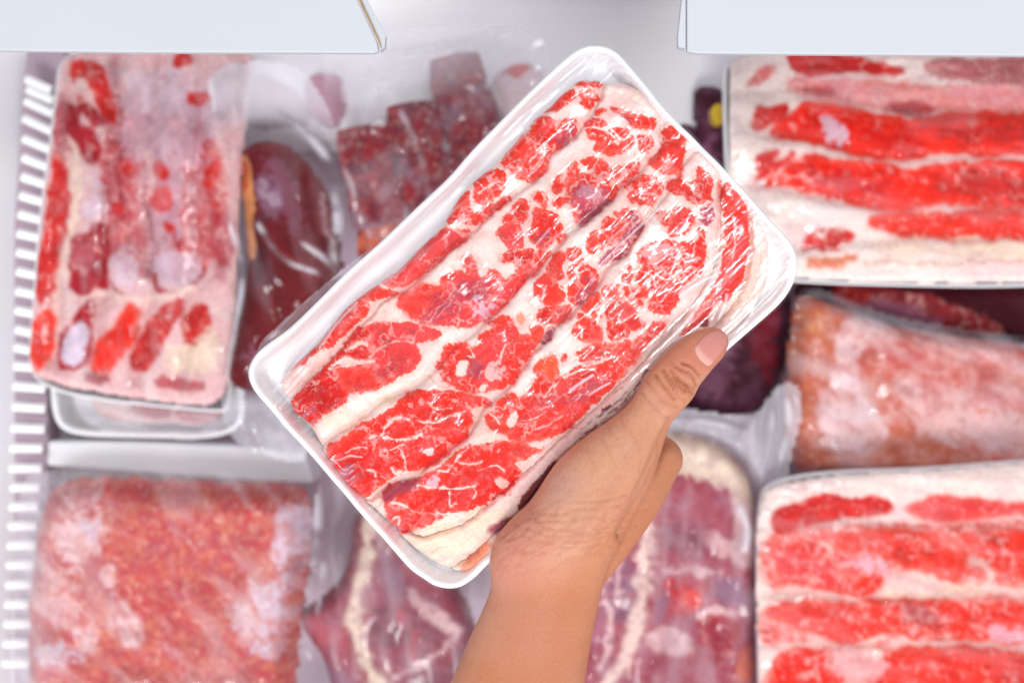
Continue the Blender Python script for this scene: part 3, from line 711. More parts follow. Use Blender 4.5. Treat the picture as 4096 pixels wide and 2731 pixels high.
def chain(nodes_, n=20):
    """tapered rounded limb through (x, y, dz, radius in metres)"""
    ps = [hp(x, y, z) for x, y, z, r in nodes_]; rs = [q[3] for q in nodes_]
    P_, R_ = [], []
    a = np.array([[*p, r] for p, r in zip(ps, rs)])
    for i in range(len(a) - 1):
        p0 = a[max(i - 1, 0)]; p1 = a[i]; p2 = a[i + 1]; p3 = a[min(i + 2, len(a) - 1)]
        for j in range(6):
            t = j / 6; v = .5 * ((2 * p1) + (-p0 + p2) * t + (2 * p0 - 5 * p1 + 4 * p2 - p3) * t * t + (-p0 + 3 * p1 - 3 * p2 + p3) * t ** 3)
            P_.append(Vector(v[:3])); R_.append(v[3])
    P_.append(ps[-1]); R_.append(rs[-1])
    d0 = (P_[0] - P_[1]).normalized(); d1 = (P_[-1] - P_[-2]).normalized()
    PP, RR = [], []
    for s_ in (1, .92, .7, .38): PP.append(P_[0] + d0 * R_[0] * s_ ); RR.append(R_[0] * max(.02, math.sqrt(1 - s_ * s_)))
    PP += P_; RR += R_
    for s_ in (.38, .7, .92, 1): PP.append(P_[-1] + d1 * R_[-1] * s_); RR.append(R_[-1] * max(.02, math.sqrt(1 - s_ * s_)))
    rings = []; up = Vector((.3, .2, 1)).normalized()
    for i in range(len(PP)):
        t = (PP[min(i + 1, len(PP) - 1)] - PP[max(i - 1, 0)]).normalized()
        x = t.cross(up).normalized(); y = t.cross(x).normalized()
        rings.append([hb.verts.new(PP[i] + (x * math.cos(2 * math.pi * k / n) + y * math.sin(2 * math.pi * k / n)) * RR[i]) for k in range(n)])
    for r0, r1 in zip(rings, rings[1:]):
        for i in range(n): hb.faces.new((r0[i], r0[(i + 1) % n], r1[(i + 1) % n], r1[i]))
    hb.faces.new(rings[0][::-1]); hb.faces.new(rings[-1])
ARM = [(760, 2300, 1160, 2330, .012, .86), (880, 1960, 1250, 1990, .010, .84), (975, 1710, 1305, 1740, .008, .82), (1035, 1566, 1338, 1590, .006, .80), (1079, 1463, 1353, 1500, .005, .76), (1110, 1396, 1368, 1420, .004, .73),
       (1127, 1345, 1384, 1350, .003, .70), (1124, 1288, 1400, 1296, .003, .70), (1138, 1236, 1424, 1250, .004, .72), (1170, 1196, 1446, 1210, .005, .74), (1218, 1150, 1472, 1160, .006, .76), (1275, 1066, 1500, 1100, .007, .76),
       (1334, 1011, 1520, 1040, .008, .80), (1392, 970, 1538, 985, .009, .84), (1444, 928, 1560, 950, .011, .90), (1480, 872, 1590, 916, .0125, .86), (1508, 832, 1606, 886, .013, .82), (1540, 800, 1622, 866, .0125, .74),
       (1576, 772, 1642, 842, .0115, .68), (1608, 756, 1661, 822, .0105, .62), (1634, 750, 1672, 800, .0095, .56), (1652, 752, 1677, 783, .0090, .45), (1662, 757, 1674, 772, .0088, .3)]
loft(dens(ARM))
# back of the hand, index knuckle, four fingers running under the tray
chain([(1330, 1290, -.006, .0165), (1395, 1205, -.010, .0170), (1462, 1118, -.014, .0158), (1517, 1054, -.016, .0116)])
chain([(1516, 1050, -.016, .0110), (1440, 985, -.0290, .0098), (1340, 890, -.0335, .0086), (1262, 830, -.0320, .0078), (1215, 800, -.0310, .0068)])
chain([(1330, 1270, -.016, .0150), (1420, 1150, -.022, .0135), (1466, 1092, -.0270, .0110), (1390, 1010, -.0345, .0100), (1270, 890, -.0345, .0088), (1180, 830, -.0325, .0078), (1130, 800, -.0315, .0068)])
chain([(1320, 1270, -.020, .0140), (1380, 1180, -.026, .0125), (1415, 1130, -.0295, .0105), (1330, 1050, -.0350, .0095), (1220, 940, -.0345, .0084), (1135, 880, -.0325, .0075), (1085, 850, -.0315, .0066)])
chain([(1290, 1270, -.022, .0120), (1320, 1210, -.028, .0110), (1345, 1175, -.0310, .0095), (1270, 1100, -.0345, .0083), (1180, 1010, -.0330, .0074), (1110, 950, -.0318, .0066), (1065, 920, -.0312, .0058)])
chain([(1215, 1330, .000, .0160), (1200, 1290, -.003, .0165), (1235, 1230, -.006, .0160), (1290, 1180, -.008, .0150)])
me = bpy.data.meshes.new('hand_raw'); bmesh.ops.recalc_face_normals(hb, faces=hb.faces); hb.to_mesh(me); hb.free()
raw = bpy.data.objects.new('hand_raw', me); COL.objects.link(raw)
md = raw.modifiers.new('r', 'REMESH'); md.mode = 'VOXEL'; md.voxel_size = .00115
ms = raw.modifiers.new('s', 'SMOOTH'); ms.factor = .5; ms.iterations = 16
dg = bpy.context.evaluated_depsgraph_get(); ev = raw.evaluated_get(dg); em = ev.to_mesh()
nv = len(em.vertices); co = np.zeros(nv * 3); em.vertices.foreach_get('co', co); co = co.reshape(-1, 3)
nr = np.zeros(nv * 3); em.vertices.foreach_get('normal', nr); nr = nr.reshape(-1, 3)
faces = np.array([list(p.vertices) if len(p.vertices) == 4 else list(p.vertices) + [p.vertices[-1]] for p in em.polygons])
quad = np.array([len(p.vertices) == 4 for p in em.polygons]); faces = faces[quad]
ev.to_mesh_clear(); bpy.data.objects.remove(raw)
kz = (CAMZ - co[:, 2]) * 36.0 / FOC / 4096
hx = co[:, 0] / kz + 2048; hy = 1365.5 - co[:, 1] / kz
# skin map: tone and creases
S = Patch(1300, 1250, 3000, 3300, 4, 13, 3)
S.fill((228, 172, 146))
S.speck((219, 152, 112), 330, .40, .65, .7, 1); S.speck((224, 152, 124), 60, .5, .8, .35, 4); S.speck((234, 180, 146), 110, .5, .8, .2, 2)
CC.update({'s1': (226, 158, 140), 's2': (236, 186, 158), 's3': (214, 140, 104), 's4': (214, 170, 156), 's5': (170, 104, 74), 's6': (206, 142, 108), 's7': (222, 142, 118)})
S.paint('''
D s1 60 0 .8: 1120,1240 1200,1160 1260,1200 1230,1330 1150,1400 1110,1330
D s2 110 0 .55: 1230,1150 1330,1040 1420,990 1500,1010 1440,1150 1300,1240
D s4 34 0 .6: 1250,1090 1330,1070 1340,1150 1260,1170
D s3 60 0 .8: 1340,1560 1380,1420 1430,1240 1500,1160 1540,1200 1460,1560
D s6 40 0 .8: 1530,990 1580,1030 1570,1110 1500,1180 1440,1240 1420,1250 1520,1080
D s7 30 0 .8: 1500,850 1600,760 1690,740 1690,860 1600,860
D s3 60 0 .6: 1080,1560 1200,1300 1360,1300 1340,1500 1330,1700 1000,1700
''')
crease = np.zeros(S.X.shape)
def cr(crop, body, wd, amt):
    global crease
    d = dist_line(S.X + (S.WX - S.X) * 1.0, S.Y + (S.WY - S.Y) * 1.0, chaikin(pts(crop, body), 2, False))
    crease = np.maximum(crease, amt * (1 - sm(d, 0, wd)))
for q in ('560,1360 640,1430 700,1470 750,1510', '590,1400 650,1450 720,1480', '600,1330 700,1370 760,1430 770,1480', '540,1400 600,1480 680,1530', '500,1350 540,1440 620,1560', '650,1290 740,1330 800,1400', '440,1400 490,1480 560,1560 600,1600', '580,1420 660,1500 740,1540'):
    cr('C3', q, 9, .9)
cr('C3', '600,1405 660,1455 715,1500', 12, 1.3)
for q in ('1900,2090 2150,2150 2250,2130', '2110,2080 2200,2160 2330,2190'): pass
CROPS['H'] = (1800, 1200, .9766)
for q in ('330,860 350,900 420,910 560,890 640,890', '340,890 400,940 520,950 650,930', '320,930 400,970 560,960 660,950', '350,870 420,880 520,870', '420,980 560,985 660,960', '440,1010 560,1010 640,1000', '300,960 380,1000 460,1000', '480,860 600,850 700,840', '520,830 620,820 720,800'):
    cr('H', q, 7, .42)
for q in ('640,500 660,540', '700,480 720,530', '740,530 780,620 770,700', '560,600 600,700', '620,560 680,680', '680,560 720,650', '840,640 780,740 700,860', '870,580 850,680 760,860 690,960'):
    cr('H', q, 8, .28)
for q in ('840,300 900,380 960,410', '800,330 860,410 930,440', '780,380 850,460 900,480', '900,250 940,280 990,300'):
    cr('H', q, 7, .5)
ang = math.radians(-28)
u = S.X * math.cos(ang) + S.Y * math.sin(ang); v = -S.X * math.sin(ang) + S.Y * math.cos(ang)
mask = sm(dist_line(S.X, S.Y, pts('D', '1180,1250 1420,1190')), 180, 20)
mask = 1 - sm(dist_line(S.X, S.Y, pts('D', '1180,1240 1420,1200')), 40, 190)
fine = np.abs(fbm(u * .16, v, 17, 5, 2) - .5) * 2
fine2 = np.abs(fbm(S.X * .9 + S.Y * .3, S.Y * .35 - S.X * .2, 20, 6, 2) - .5) * 2
m2 = 1 - sm(dist_line(S.X, S.Y, pts('D', '1300,1130 1480,960')), 20, 190)
lines = (1 - sm(fine, .0, .22)) * mask * .40 + (1 - sm(fine2, 0, .2)) * m2 * .13
crease = np.maximum(crease, lines)
S.C *= (1 - .45 * np.clip(crease, 0, 1.2)[..., None] * np.array([.7, 1.1, 1.2]))
S.C *= np.array([.78, .715, .675])
S.H = -crease * .0014 + (fbm(S.X, S.Y, 12, 3, 2) - .5) * .00022
# tendon of the thumb, ridge to the index knuckle
S.H += .0016 * (1 - sm(dist_line(S.X, S.Y, chaikin(pts('D', '1330,1250 1430,1120 1500,1000 1530,940'), 2, False)), 0, 60))
S.H -= .0022 * (1 - sm(dist_line(S.X, S.Y, chaikin(pts('D', '1426,1227 1480,1120 1522,1003 1545,968'), 2, False)), 0, 45))
S.H += .0010 * (1 - sm(np.hypot(S.X - 1560 * D2, S.Y - 895 * D2), 0, 80))
mole = (1 - sm(np.hypot(S.X - 2478, S.Y - 2150), 3, 9))[..., None] * .7; S.C = S.C * (1 - mole) + srgb((120, 74, 50)) * mole
ccol, ch, _ = S.colour(hx, hy)
top = np.clip(nr[:, 2] * 1.4 + .2, 0, 1)
co = co + nr * (ch * top)[:, None]
M_SKIN = meat_mat('skin', .45, .2, 1300, .10, .30)
person = thing('person', 'bare tanned forearm and hand gripping the meat tray, thumb on top', 'person', P(2160, 2731, HELD))
hand = mesh_np('arm_and_hand', co, faces, M_SKIN, person, ccol)
# nail
M_NAIL = plain('nail', (238, 186, 172), .22, 700, .04, .0002, .25, .04, 120)
bvh = BVHTree.FromPolygons([Vector(v_) for v_ in co], [tuple(f) for f in faces])
nail_poly = chaikin(pts('PH', '2774,1392 2786,1368 2815,1338 2848,1318 2880,1314 2903,1327 2913,1350 2912,1376 2898,1400 2868,1436 2845,1466 2828,1468 2800,1445 2780,1418'), 2)
NP = Patch(2760, 1300, 2930, 1490, 3.0, 2, 0); NP.D = sdf_poly(NP.X, NP.Y, nail_poly)
NP.fill((206, 138, 128)); lun = dist_line(NP.X, NP.Y, chaikin(pts('PH', '2778,1405 2805,1440 2835,1465'), 2, False))
a_ = (1 - sm(lun, 12, 34))[..., None]; NP.C = NP.C * (1 - a_) + srgb((222, 168, 156)) * a_
tipd = dist_line(NP.X, NP.Y, chaikin(pts('PH', '2880,1312 2905,1328 2916,1352 2912,1385'), 2, False))
a_ = (1 - sm(tipd, 2, 9))[..., None] * .6; NP.C = NP.C * (1 - a_) + srgb((220, 168, 150)) * a_
zz = np.zeros(NP.X.shape)
for j in range(NP.X.shape[0]):
    for i in range(NP.X.shape[1]):
        z = HELD + .015
        for _ in range(3):
            q = P(NP.X[j, i], NP.Y[j, i], z); h = bvh.ray_cast(Vector((q[0], q[1], HELD + .08)), Vector((0, 0, -1)))
            if h[0] is None: break
            z = h[0].z
        zz[j, i] = z
for _ in range(6): zz = (zz + np.roll(zz, 1, 0) + np.roll(zz, -1, 0) + np.roll(zz, 1, 1) + np.roll(zz, -1, 1)) / 5
zz = np.maximum(zz, HELD + .004)
zz += .0006 - .0012 * (1 - sm(NP.D, 0, 8))
ins = NP.D > 0; cell = ins[:-1, :-1] & ins[1:, :-1] & ins[:-1, 1:] & ins[1:, 1:]
jj, ii = np.nonzero(cell); nx = NP.X.shape[1]
quads = np.stack([jj * nx + ii, (jj + 1) * nx + ii, (jj + 1) * nx + ii + 1, jj * nx + ii + 1], 1); use, inv = np.unique(quads, return_inverse=True)
k_ = (CAMZ - zz.ravel()[use]) * 36 / FOC / 4096
nco = np.stack([(NP.X.ravel()[use] - 2048) * k_, (1365.5 - NP.Y.ravel()[use]) * k_, zz.ravel()[use]], 1)
M_NAILC = meat_mat('thumb_nail', .2, .15, 600, .02, .05)
mesh_np('thumbnail', nco, inv.reshape(-1, 4), M_NAILC, hand, NP.C.reshape(-1, 3)[use])

# ================================================================== FREEZER
def slab(name, poly, z0, z1, mat, parent=None, bevel=.002):
    """traced polygon at height z1 extruded down to z0"""
    a = [Vector(P(x, y, z1)) for x, y in poly]; n = len(a)
    vs = [tuple(v_) for v_ in a] + [(v_.x, v_.y, z0) for v_ in a]
    fs = [tuple(range(n)), tuple(reversed(range(n, 2 * n)))] + [(i, i + n, (i + 1) % n + n, (i + 1) % n) for i in range(n)]
    o = from_py(name, vs, fs, mat, parent, False, bevel)
    bm = bmesh.new(); bm.from_mesh(o.data); bmesh.ops.recalc_face_normals(bm, faces=bm.faces); bm.to_mesh(o.data); bm.free()
    return o
def box(name, x0, x1, y0, y1, z0, z1, mat, parent=None, bevel=.001):
    vs = [(x0, y0, z0), (x1, y0, z0), (x1, y1, z0), (x0, y1, z0), (x0, y0, z1), (x1, y0, z1), (x1, y1, z1), (x0, y1, z1)]
    fs = [(3, 2, 1, 0), (4, 5, 6, 7), (0, 1, 5, 4), (1, 2, 6, 5), (2, 3, 7, 6), (3, 0, 4, 7)]
    return from_py(name, vs, fs, mat, parent, False, bevel)
M_FLOOR = plain('freezer_floor_mauve', (196, 172, 186), .5, 60, .2, .002, 0, .25, 14)  # mauve floor with random tone variation
struct(box('floor', -.62, .62, -.46, .46, -.012, 0, M_FLOOR))
wl = from_py('wall_left', [(-.47, -.458, .001), (-.330, -.458, .001), (-.400, -.458, .140), (-.47, -.458, .140), (-.47, .458, .001), (-.330, .458, .001), (-.400, .458, .140), (-.47, .458, .140)],
  [(0, 1, 2, 3), (7, 6, 5, 4), (1, 5, 6, 2), (0, 4, 5, 1), (3, 2, 6, 7), (0, 3, 7, 4)], M_LINER, None, False, .004)
struct(wl)
struct(box('wall_right', .52, .57, -.458, .458, .001, .27, M_LINER, None, .01))
struct(box('wall_front', -.409, .519, -.46, -.42, .001, .27, M_LINER, None, .01))
# back wall slopes inwards towards the bottom
vs = [(-.409, .30, .001), (.519, .30, .001), (.519, .46, .10), (-.409, .46, .10), (-.409, .47, .001), (.519, .47, .001), (-.409, .185, .052), (.519, .185, .052)]
struct(box('wall_back', -.409, .519, .262, .42, .0015, .15, M_LINER, None, .012))
struct(box('inner_ledge', -.409, .519, .150, .2615, .0016, .062, M_LINER, None, .012))

def cover(name, label, poly, z, end_poly=None, stain=None):
    t = thing(name, label, 'freezer cover', P(poly[0][0], poly[0][1], z), 'white covers over the freezer')
    slab('cover_plate', poly, z - .004, z, M_PANEL, t, .0008)
    return t
zc = .335
cl = cover('freezer_cover', 'white plastic freezer cover at the upper left, its end edge brown with grime', pts('D', '-500,-500 655,-500 822,0 866,96 870,118 858,122 300,120 -500,110'), zc)
slab('end_cap', pts('D', '660,-500 680,-500 843,0 886,82 884,108 872,117 868,96 825,0'), zc - .006, zc - .0008, M_PANEL, cl, .0004)
slab('seam_stain', pts('D', '700,-380 824,1 870,98 876,112 872,94 829,0 704,-380'), zc - .010, zc + .0004, M_GASKET, cl, 0)
cr_ = cover('freezer_cover', 'white plastic freezer cover at the upper right, with a rusty corner beside the gap', pts('D', '1590,-500 2900,-500 2900,130 2352,128 1600,123 1578,118 1578,0'), zc)
slab('end_cap', pts('D', '1572,-500 1586,-500 1575,0 1575,112 1558,108 1557,85 1566,0'), zc - .006, zc - .0008, M_PANEL, cr_, .0004)
slab('rust_spot', pts('D', '1561,86 1568,88 1570,106 1562,104'), zc - .004, zc - .0009, M_GASKET, cr_, 0)

# basket side: rods over a backing coloured as the shade between them
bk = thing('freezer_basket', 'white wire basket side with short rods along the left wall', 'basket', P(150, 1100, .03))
slab('basket_gap_shade', pts('D', '150,110 122,420 108,800 112,1100 100,1568 88,1900 -10,1900 0,1100 14,700 38,420 60,110'), .05, .072, M_GAP_SHADE, bk, .002)
rod_me = None
rods = [(60, 118, 182, 208), (62, 122, 205, 232), (58, 122, 232, 262), (54, 120, 272, 303), (53, 114, 318, 344), (52, 110, 362, 385), (50, 109, 406, 426), (46, 106, 449, 467), (43, 102, 492, 508), (40, 98, 536, 549), (39, 94, 579, 591), (39, 88, 623, 634), (37, 86, 668, 678), (36, 84, 712, 722), (36, 82, 756, 766), (34, 80, 797, 806),
        (33, 104, 840, 846), (31, 104, 886, 892), (30, 104, 933, 938), (27, 103, 982, 985), (24, 98, 1028, 1029), (22, 97, 1074, 1075), (24, 92, 1118, 1119), (22, 88, 1162, 1163), (20, 86, 1206, 1207), (18, 84, 1250, 1251), (16, 80, 1295, 1296), (14, 78, 1340, 1341), (12, 76, 1385, 1386), (10, 74, 1430, 1431), (8, 72, 1475, 1476), (6, 70, 1520, 1521)]
unit = None
for x0, x1, ya, yb in rods:
    A = Vector(P(x0 * D2, ya * D2, .092)); B = Vector(P(x1 * D2, yb * D2, .088)); L = (B - A).length
    if unit is None:
        bm = bmesh.new(); bmesh.ops.create_cube(bm, size=1); bmesh.ops.scale(bm, vec=(.0062, .0062, 1), verts=bm.verts); bmesh.ops.bevel(bm, geom=[e for e in bm.edges if abs(e.verts[0].co.z - e.verts[1].co.z) > .5], offset=.0016, segments=3, affect='EDGES')
        unit = bpy.data.meshes.new('basket_rod'); bm.to_mesh(unit); bm.free(); unit.materials.append(M_BAR); pass
    o = bpy.data.objects.new('basket_rod', unit); COL.objects.link(o); o.parent = bk; o.matrix_parent_inverse = bk.matrix_world.inverted()
    o.location = (A + B) / 2; o.rotation_euler = (B - A).to_track_quat('Z', 'Y').to_euler(); o.scale = (1.0, 1.0, L)

# ------------------------------------------------------------------ background packs
def slices_patch(outline, bbox, z, seed, spec, lines, ang, parent, base, labels=None, thick=.006, deep=.004, names='meat_slice', warp=7, speck=True, wide=34, edge=34, pitch=8, grain=.1):
    p = Patch(*bbox, pitch, seed, warp); p.fill(base)
    if speck: p.speck('S', 120, .45, .75, .7, 1); p.speck('W', 60, .55, .8, .4, 2)
    p.paint(spec); p.grain(ang, grain, 22); p.outline(outline)
    if lines: p.seams(lines, ang, deep, wide, 12)
    p.H += .004 * (fbm(p.X, p.Y, 200, seed, 3) - .5) + .001 * (fbm(p.X, p.Y, 36, seed + 2, 2) - .5)
    if lines: p.D = p.D + 20
    edge_drop(p, thick, edge)
    o = p.build(names, z, M_BACK, parent, range(len(lines) + 1) if lines else None, labels=labels)
    return p, o
def film_over(p, z, parent, lift=.002, milk=.02, grow=20, streak=.12, ang=.5, mat=None, name='cling_wrap', outline=None, seed=5, drop=.006, fold=.0015, sc=40):
    bx = [p.xs[0] - 60, p.ys[0] - 60, p.xs[-1] + 60, p.ys[-1] + 60]
    if outline is not None: bx = [min(bx[0], outline[:, 0].min()), min(bx[1], outline[:, 1].min()), max(bx[2], outline[:, 0].max()), max(bx[3], outline[:, 1].max())]
    f = Patch(*bx, p.pitch * 1.3, seed, 0)
    d = sdf_poly(f.X, f.Y, chaikin(outline, 2)) if outline is not None else sdf_poly(f.X, f.Y, p.poly) + grow
    _, h, _ = p.colour(f.X, f.Y)
    inside = sm(sdf_poly(f.X, f.Y, p.poly), 0, 50)
    h = h * inside - drop * (1 - inside)
    for _ in range(6): h = (h + np.roll(h, 1, 0) + np.roll(h, -1, 0) + np.roll(h, 1, 1) + np.roll(h, -1, 1)) / 5
    ca, sa = math.cos(ang), math.sin(ang)
    u = f.X * ca + f.Y * sa; v = -f.X * sa + f.Y * ca
    n = fbm(u * .25, v, sc, seed, 3)
    f.A = milk + streak * sm(n, .45, .8); f.H = h + lift + fold * n; f.D = d
    if mat is not None: f.A *= .3 + .7 * sm(d, 0, 70)
    return f, (lambda: f.build(name, z, mat or M_CLING, parent, alpha=True))

# -- left tray
LT = thing('meat_pack', 'frosted tray of upright pale pink meat slices, left beside the basket', 'meat pack', P(550, 900, .09), 'foam trays of sliced meat in the freezer')
lt_out = pts('PH', '235,190 215,400 175,700 140,1000 118,1300 108,1440 125,1505 200,1565 400,1605 700,1635 880,1652 925,1640 932,1400 945,1000 965,600 1010,300 1020,180 600,140')
make_tray(lt_out, .110, .025, 14, LT, 'foam_tray', 160, .0006)
z_lt = .116
lt_m = pts('PH', '256,205 233,400 195,700 158,1000 138,1300 122,1430 145,1500 300,1542 500,1572 700,1600 885,1612 914,1400 927,1000 947,600 990,300 1000,190 600,170')
pl, _ = slices_patch(lt_m, (100, 130, 1060, 1650), z_lt, 21, '''
B1 C w110 .5: 760,560 740,900 700,1300
B1 M w90 .6: 1100,600 1180,900 1260,1300 1240,1568
B1 C w70 .7: 350,560 345,900 320,1300 250,1568
B1 M w90 .6: 940,960 1000,1250 1040,1568
B1 M w80 .5: 640,380 600,700 660,1000
B1 G 12 1.1 .7: 620,640 1280,700 1280,1568 640,1568 600,1000
B1 C w30 .8: 660,560 690,760 680,1000 700,1250
B1 G w34 .7: 1130,700 1180,880 1200,1100 1230,1300
B1 C w26 .8: 890,860 930,1040 960,1180 1010,1400
B1 G w24 .6: 740,640 720,820 760,1000
B1 C w30 .7: 1020,560 1080,720 1060,900
B1 G w26 .6: 450,560 520,700 560,860 600,1060
B1 K w50 .8: 470,420 560,560 620,660
B1 K w60 .9: 420,820 450,1050 400,1400 360,1568
B1 M 40 .4 .5: 640,420 900,380 1300,450 1300,640 1200,900 1260,1568 400,1568 500,1000 600,700
B1 L 30 0 .5: 640,420 900,380 1300,450 1300,640 1200,900 1060,1000 1050,1250 980,1568 860,1568 860,1200 760,900 640,700
B1 G 6 .3: 410,350 540,350 600,450 620,560 650,660 620,690 560,560 500,440 430,420 410,480
B1 C 8 .4: 340,590 390,590 400,640 500,600 580,680 600,700 540,700 500,650 430,640 420,700 500,740 560,800 540,920 500,900 440,820 420,760 360,730 350,820 320,800 330,680
B1 G 8 .5: 340,920 370,950 360,1040 400,1120 380,1250 360,1380 330,1460 320,1568 220,1568 250,1400 280,1200 300,1000 310,920
B1 L 24 0 .6: 450,1300 540,980 600,1000 590,1200 500,1330
B1 C 6 .3: 400,1380 500,1360 600,1270 610,1420 600,1568 400,1568 420,1450
B1 G 8 .2: 1090,540 1140,510 1180,545 1140,600 1100,580
B1 G 8 .2: 870,940 920,950 950,1000 910,1020
B1 G 8 .2: 1170,960 1230,940 1240,1000 1180,1070 1150,1040
B1 G 8 .3: 690,950 750,940 740,980
B1 H w18 .6: 790,1080 815,1150 850,1250 860,1400 850,1568
B1 C w12 .5: 600,860 610,1000 620,1200 610,1400
B1 G 8 .3: 640,1180 690,1180 680,1220
B1 G 8 .4 .8: 870,1090 960,1080 960,1160 920,1200 860,1140
B1 G 8 .2: 940,1270 990,1300 960,1330
B1 C 12 .4 .8: 1200,1180 1320,1280 1310,1450 1280,1520 1200,1380
B1 G 8 .2: 980,340 1060,320 1100,350 1020,370
B1 M 20 0 .6: 900,440 980,430 1000,520 900,540
B1 F w30 .8: 380,880 420,1100 390,1300 360,1568
B1 F w22 .8: 830,880 850,1000 860,1100
B2 G 8 .4: 290,0 400,0 380,120 360,340 260,360 265,200 280,80
B2 C 7 .3: 490,10 720,10 740,180 700,290 600,310 500,290
B2 L 22 0 .6: 770,0 1000,0 990,300 880,320 790,280
B2 L 22 0 .6: 1060,0 1400,0 1380,220 1280,290 1150,290 1080,230
B2 C w26: 1060,180 1085,260 1180,305 1290,290 1360,220 1420,130
B2 C w20 .8: 740,100 760,230 850,320
B2 F w40: 440,0 400,200 380,400 400,560
B2 F w36: 480,320 650,330 760,290 900,360 1020,330 1200,320 1340,260
B2 R 6 .2: 220,600 300,450 350,410 340,600 300,820 240,840 215,760
B2 C 7 .2: 400,780 430,600 560,440 640,360 650,420 600,540 620,680 560,820 430,820
B2 L 8 0: 430,780 460,620 570,500 600,600 560,780
B2 R 6 .3: 640,780 700,640 820,500 900,400 960,400 940,500 920,620 860,730 740,840 680,840
B2 G 7 .4: 910,820 980,640 1050,480 1200,380 1270,340 1240,440 1140,580 1090,700 1030,820
B2 G 7 .4: 1290,600 1280,460 1400,370 1460,480 1450,560 1380,640 1300,640
B2 K 20 0 .9: 1150,640 1400,640 1520,500 1540,800 1500,900 1100,860
B2 C 8 .2 .8: 1060,900 1300,910 1460,960 1200,960
B2 C 8 .2 .8: 590,880 700,880 760,900 640,915
''', [pts('PH', '290,200 265,500 240,800 215,1100 205,1300 190,1560'), pts('PH', '470,200 440,600 425,900 410,1150 360,1400 350,1600'), pts('PH', '640,200 600,600 585,900 600,1100 560,1300 530,1600'), pts('PH', '800,200 790,600 780,900 770,1150 700,1600')][::-1], math.pi / 2, LT, (232, 188, 188), deep=.0042)
f, b = film_over(pl, z_lt, LT, .003, .0, 10, .12, 1.4, drop=.001); b()

# -- second tray under it, and the white box below
T2 = thing('meat_pack', 'tray of pink meat mostly hidden under the frosted left tray', 'meat pack', P(600, 1650, .05), 'foam trays of sliced meat in the freezer')
t2_out = pts('D', '112,880 118,950 135,985 180,1002 300,1006 560,1010 560,880 540,700 300,650 112,700')
make_tray(t2_out, .078, .026, 20, T2, 'foam_tray', 140)
p2, _ = slices_patch(pts('D', '190,760 200,930 240,965 320,975 530,985 535,800 520,720 300,700'), (300, 1150, 960, 1750), .074, 31, '''
B2 S 20 0 .8: 600,1060 900,1050 1600,1120 1500,1240 800,1260
B2 Q 12 .3: 600,1080 700,1150 850,1190 760,1240 680,1200
B2 C 8 .4 .8: 900,1060 1160,1080 1180,1150 1000,1160
B2 C 8 .4 .8: 1200,1100 1600,1150 1540,1190 1300,1180
B2 T 20 0 .6: 850,1220 1500,1260 1500,1300 850,1260
''', None, 0, T2, (232, 205, 195), names='meat')
f, b = film_over(p2, .076, T2, .006, .22, 50, .25, .1, drop=0); b()
WB = thing('foam_box', 'white foam box edge showing between the left tray and the ground meat bag', 'box', P(700, 1850, .03))
slab('box_rim', pts('D', '108,1012 300,1014 540,1022 700,1040 720,1110 600,1108 300,1086 106,1070'), .030, .075, M_FOAM, WB, .003)
slab('box_bottom', pts('D', '140,1060 600,1090 590,1150 150,1130'), .012, .029, M_FOAM, WB, .003)

# -- liver in its bag
LV = thing('bagged_liver', 'dark maroon liver with an orange fatty edge in a clear bag', 'liver', P(1120, 1050, .02))
lv_out = pts('D', '530,345 556,318 612,305 666,328 710,376 744,430 762,500 776,560 780,620 762,670 712,750 665,810 610,880 575,915 508,890 500,830 524,740 546,640 550,580 540,470 532,400')
plv, _ = slices_patch(lv_out, (850, 500, 1390, 1640), .123, 41, '''
D U 40 0 .4: 590,360 640,360 690,440 690,520 620,520 580,440
D T 30 .3 .35: 600,400 650,410 660,480 610,500 590,450
D L 24 0 .3: 590,420 640,440 650,470 600,470
D N 40 .2 .5: 575,460 620,520 620,640 590,700 575,560
D J 30 0 .6: 570,500 600,520 610,620 590,660 575,600
D H 5 0: 537,345 560,322 612,313 662,335 702,380 735,430 752,520 740,540 720,440 680,380 640,345 600,335 570,345 545,360
D X 40 0 .5: 640,560 740,560 700,700 600,820 560,800 620,680
D U 40 0 .6: 560,820 620,780 600,860 560,880
D H w14 .6: 620,520 640,570 720,640
D Y 4 0: 538,352 562,368 578,440 572,520 580,590 562,575 552,470 540,390
D Z 4 0: 545,380 560,375 566,420 552,430
D S w6 .5: 735,440 745,520 760,560
''', None, math.pi / 2, LV, (104, 14, 22), names='liver', speck=False, thick=.03, edge=110)
CC['t1'] = (196, 178, 198)
lvb = pts('D', '470,150 590,130 700,150 770,270 805,400 840,520 850,640 800,700 720,800 680,900 720,1080 600,1050 500,1000 505,800 530,600 515,400 480,250')
f, b = film_over(plv, .123, LV, .006, .0, 60, .07, 1.35, M_BAG, 'plastic_bag', lvb, 7, .012, .006, 70)
f.A += .45 * sm(f.Y, 1540, 1640) * (.4 + fbm(f.X, f.Y, 60, 3, 3)) + .6 * sm(1 - (f.Y - 350) / 260, 0, 1) * (1 - sm(sdf_poly(f.X, f.Y, chaikin(lv_out, 2)), -90, -20))
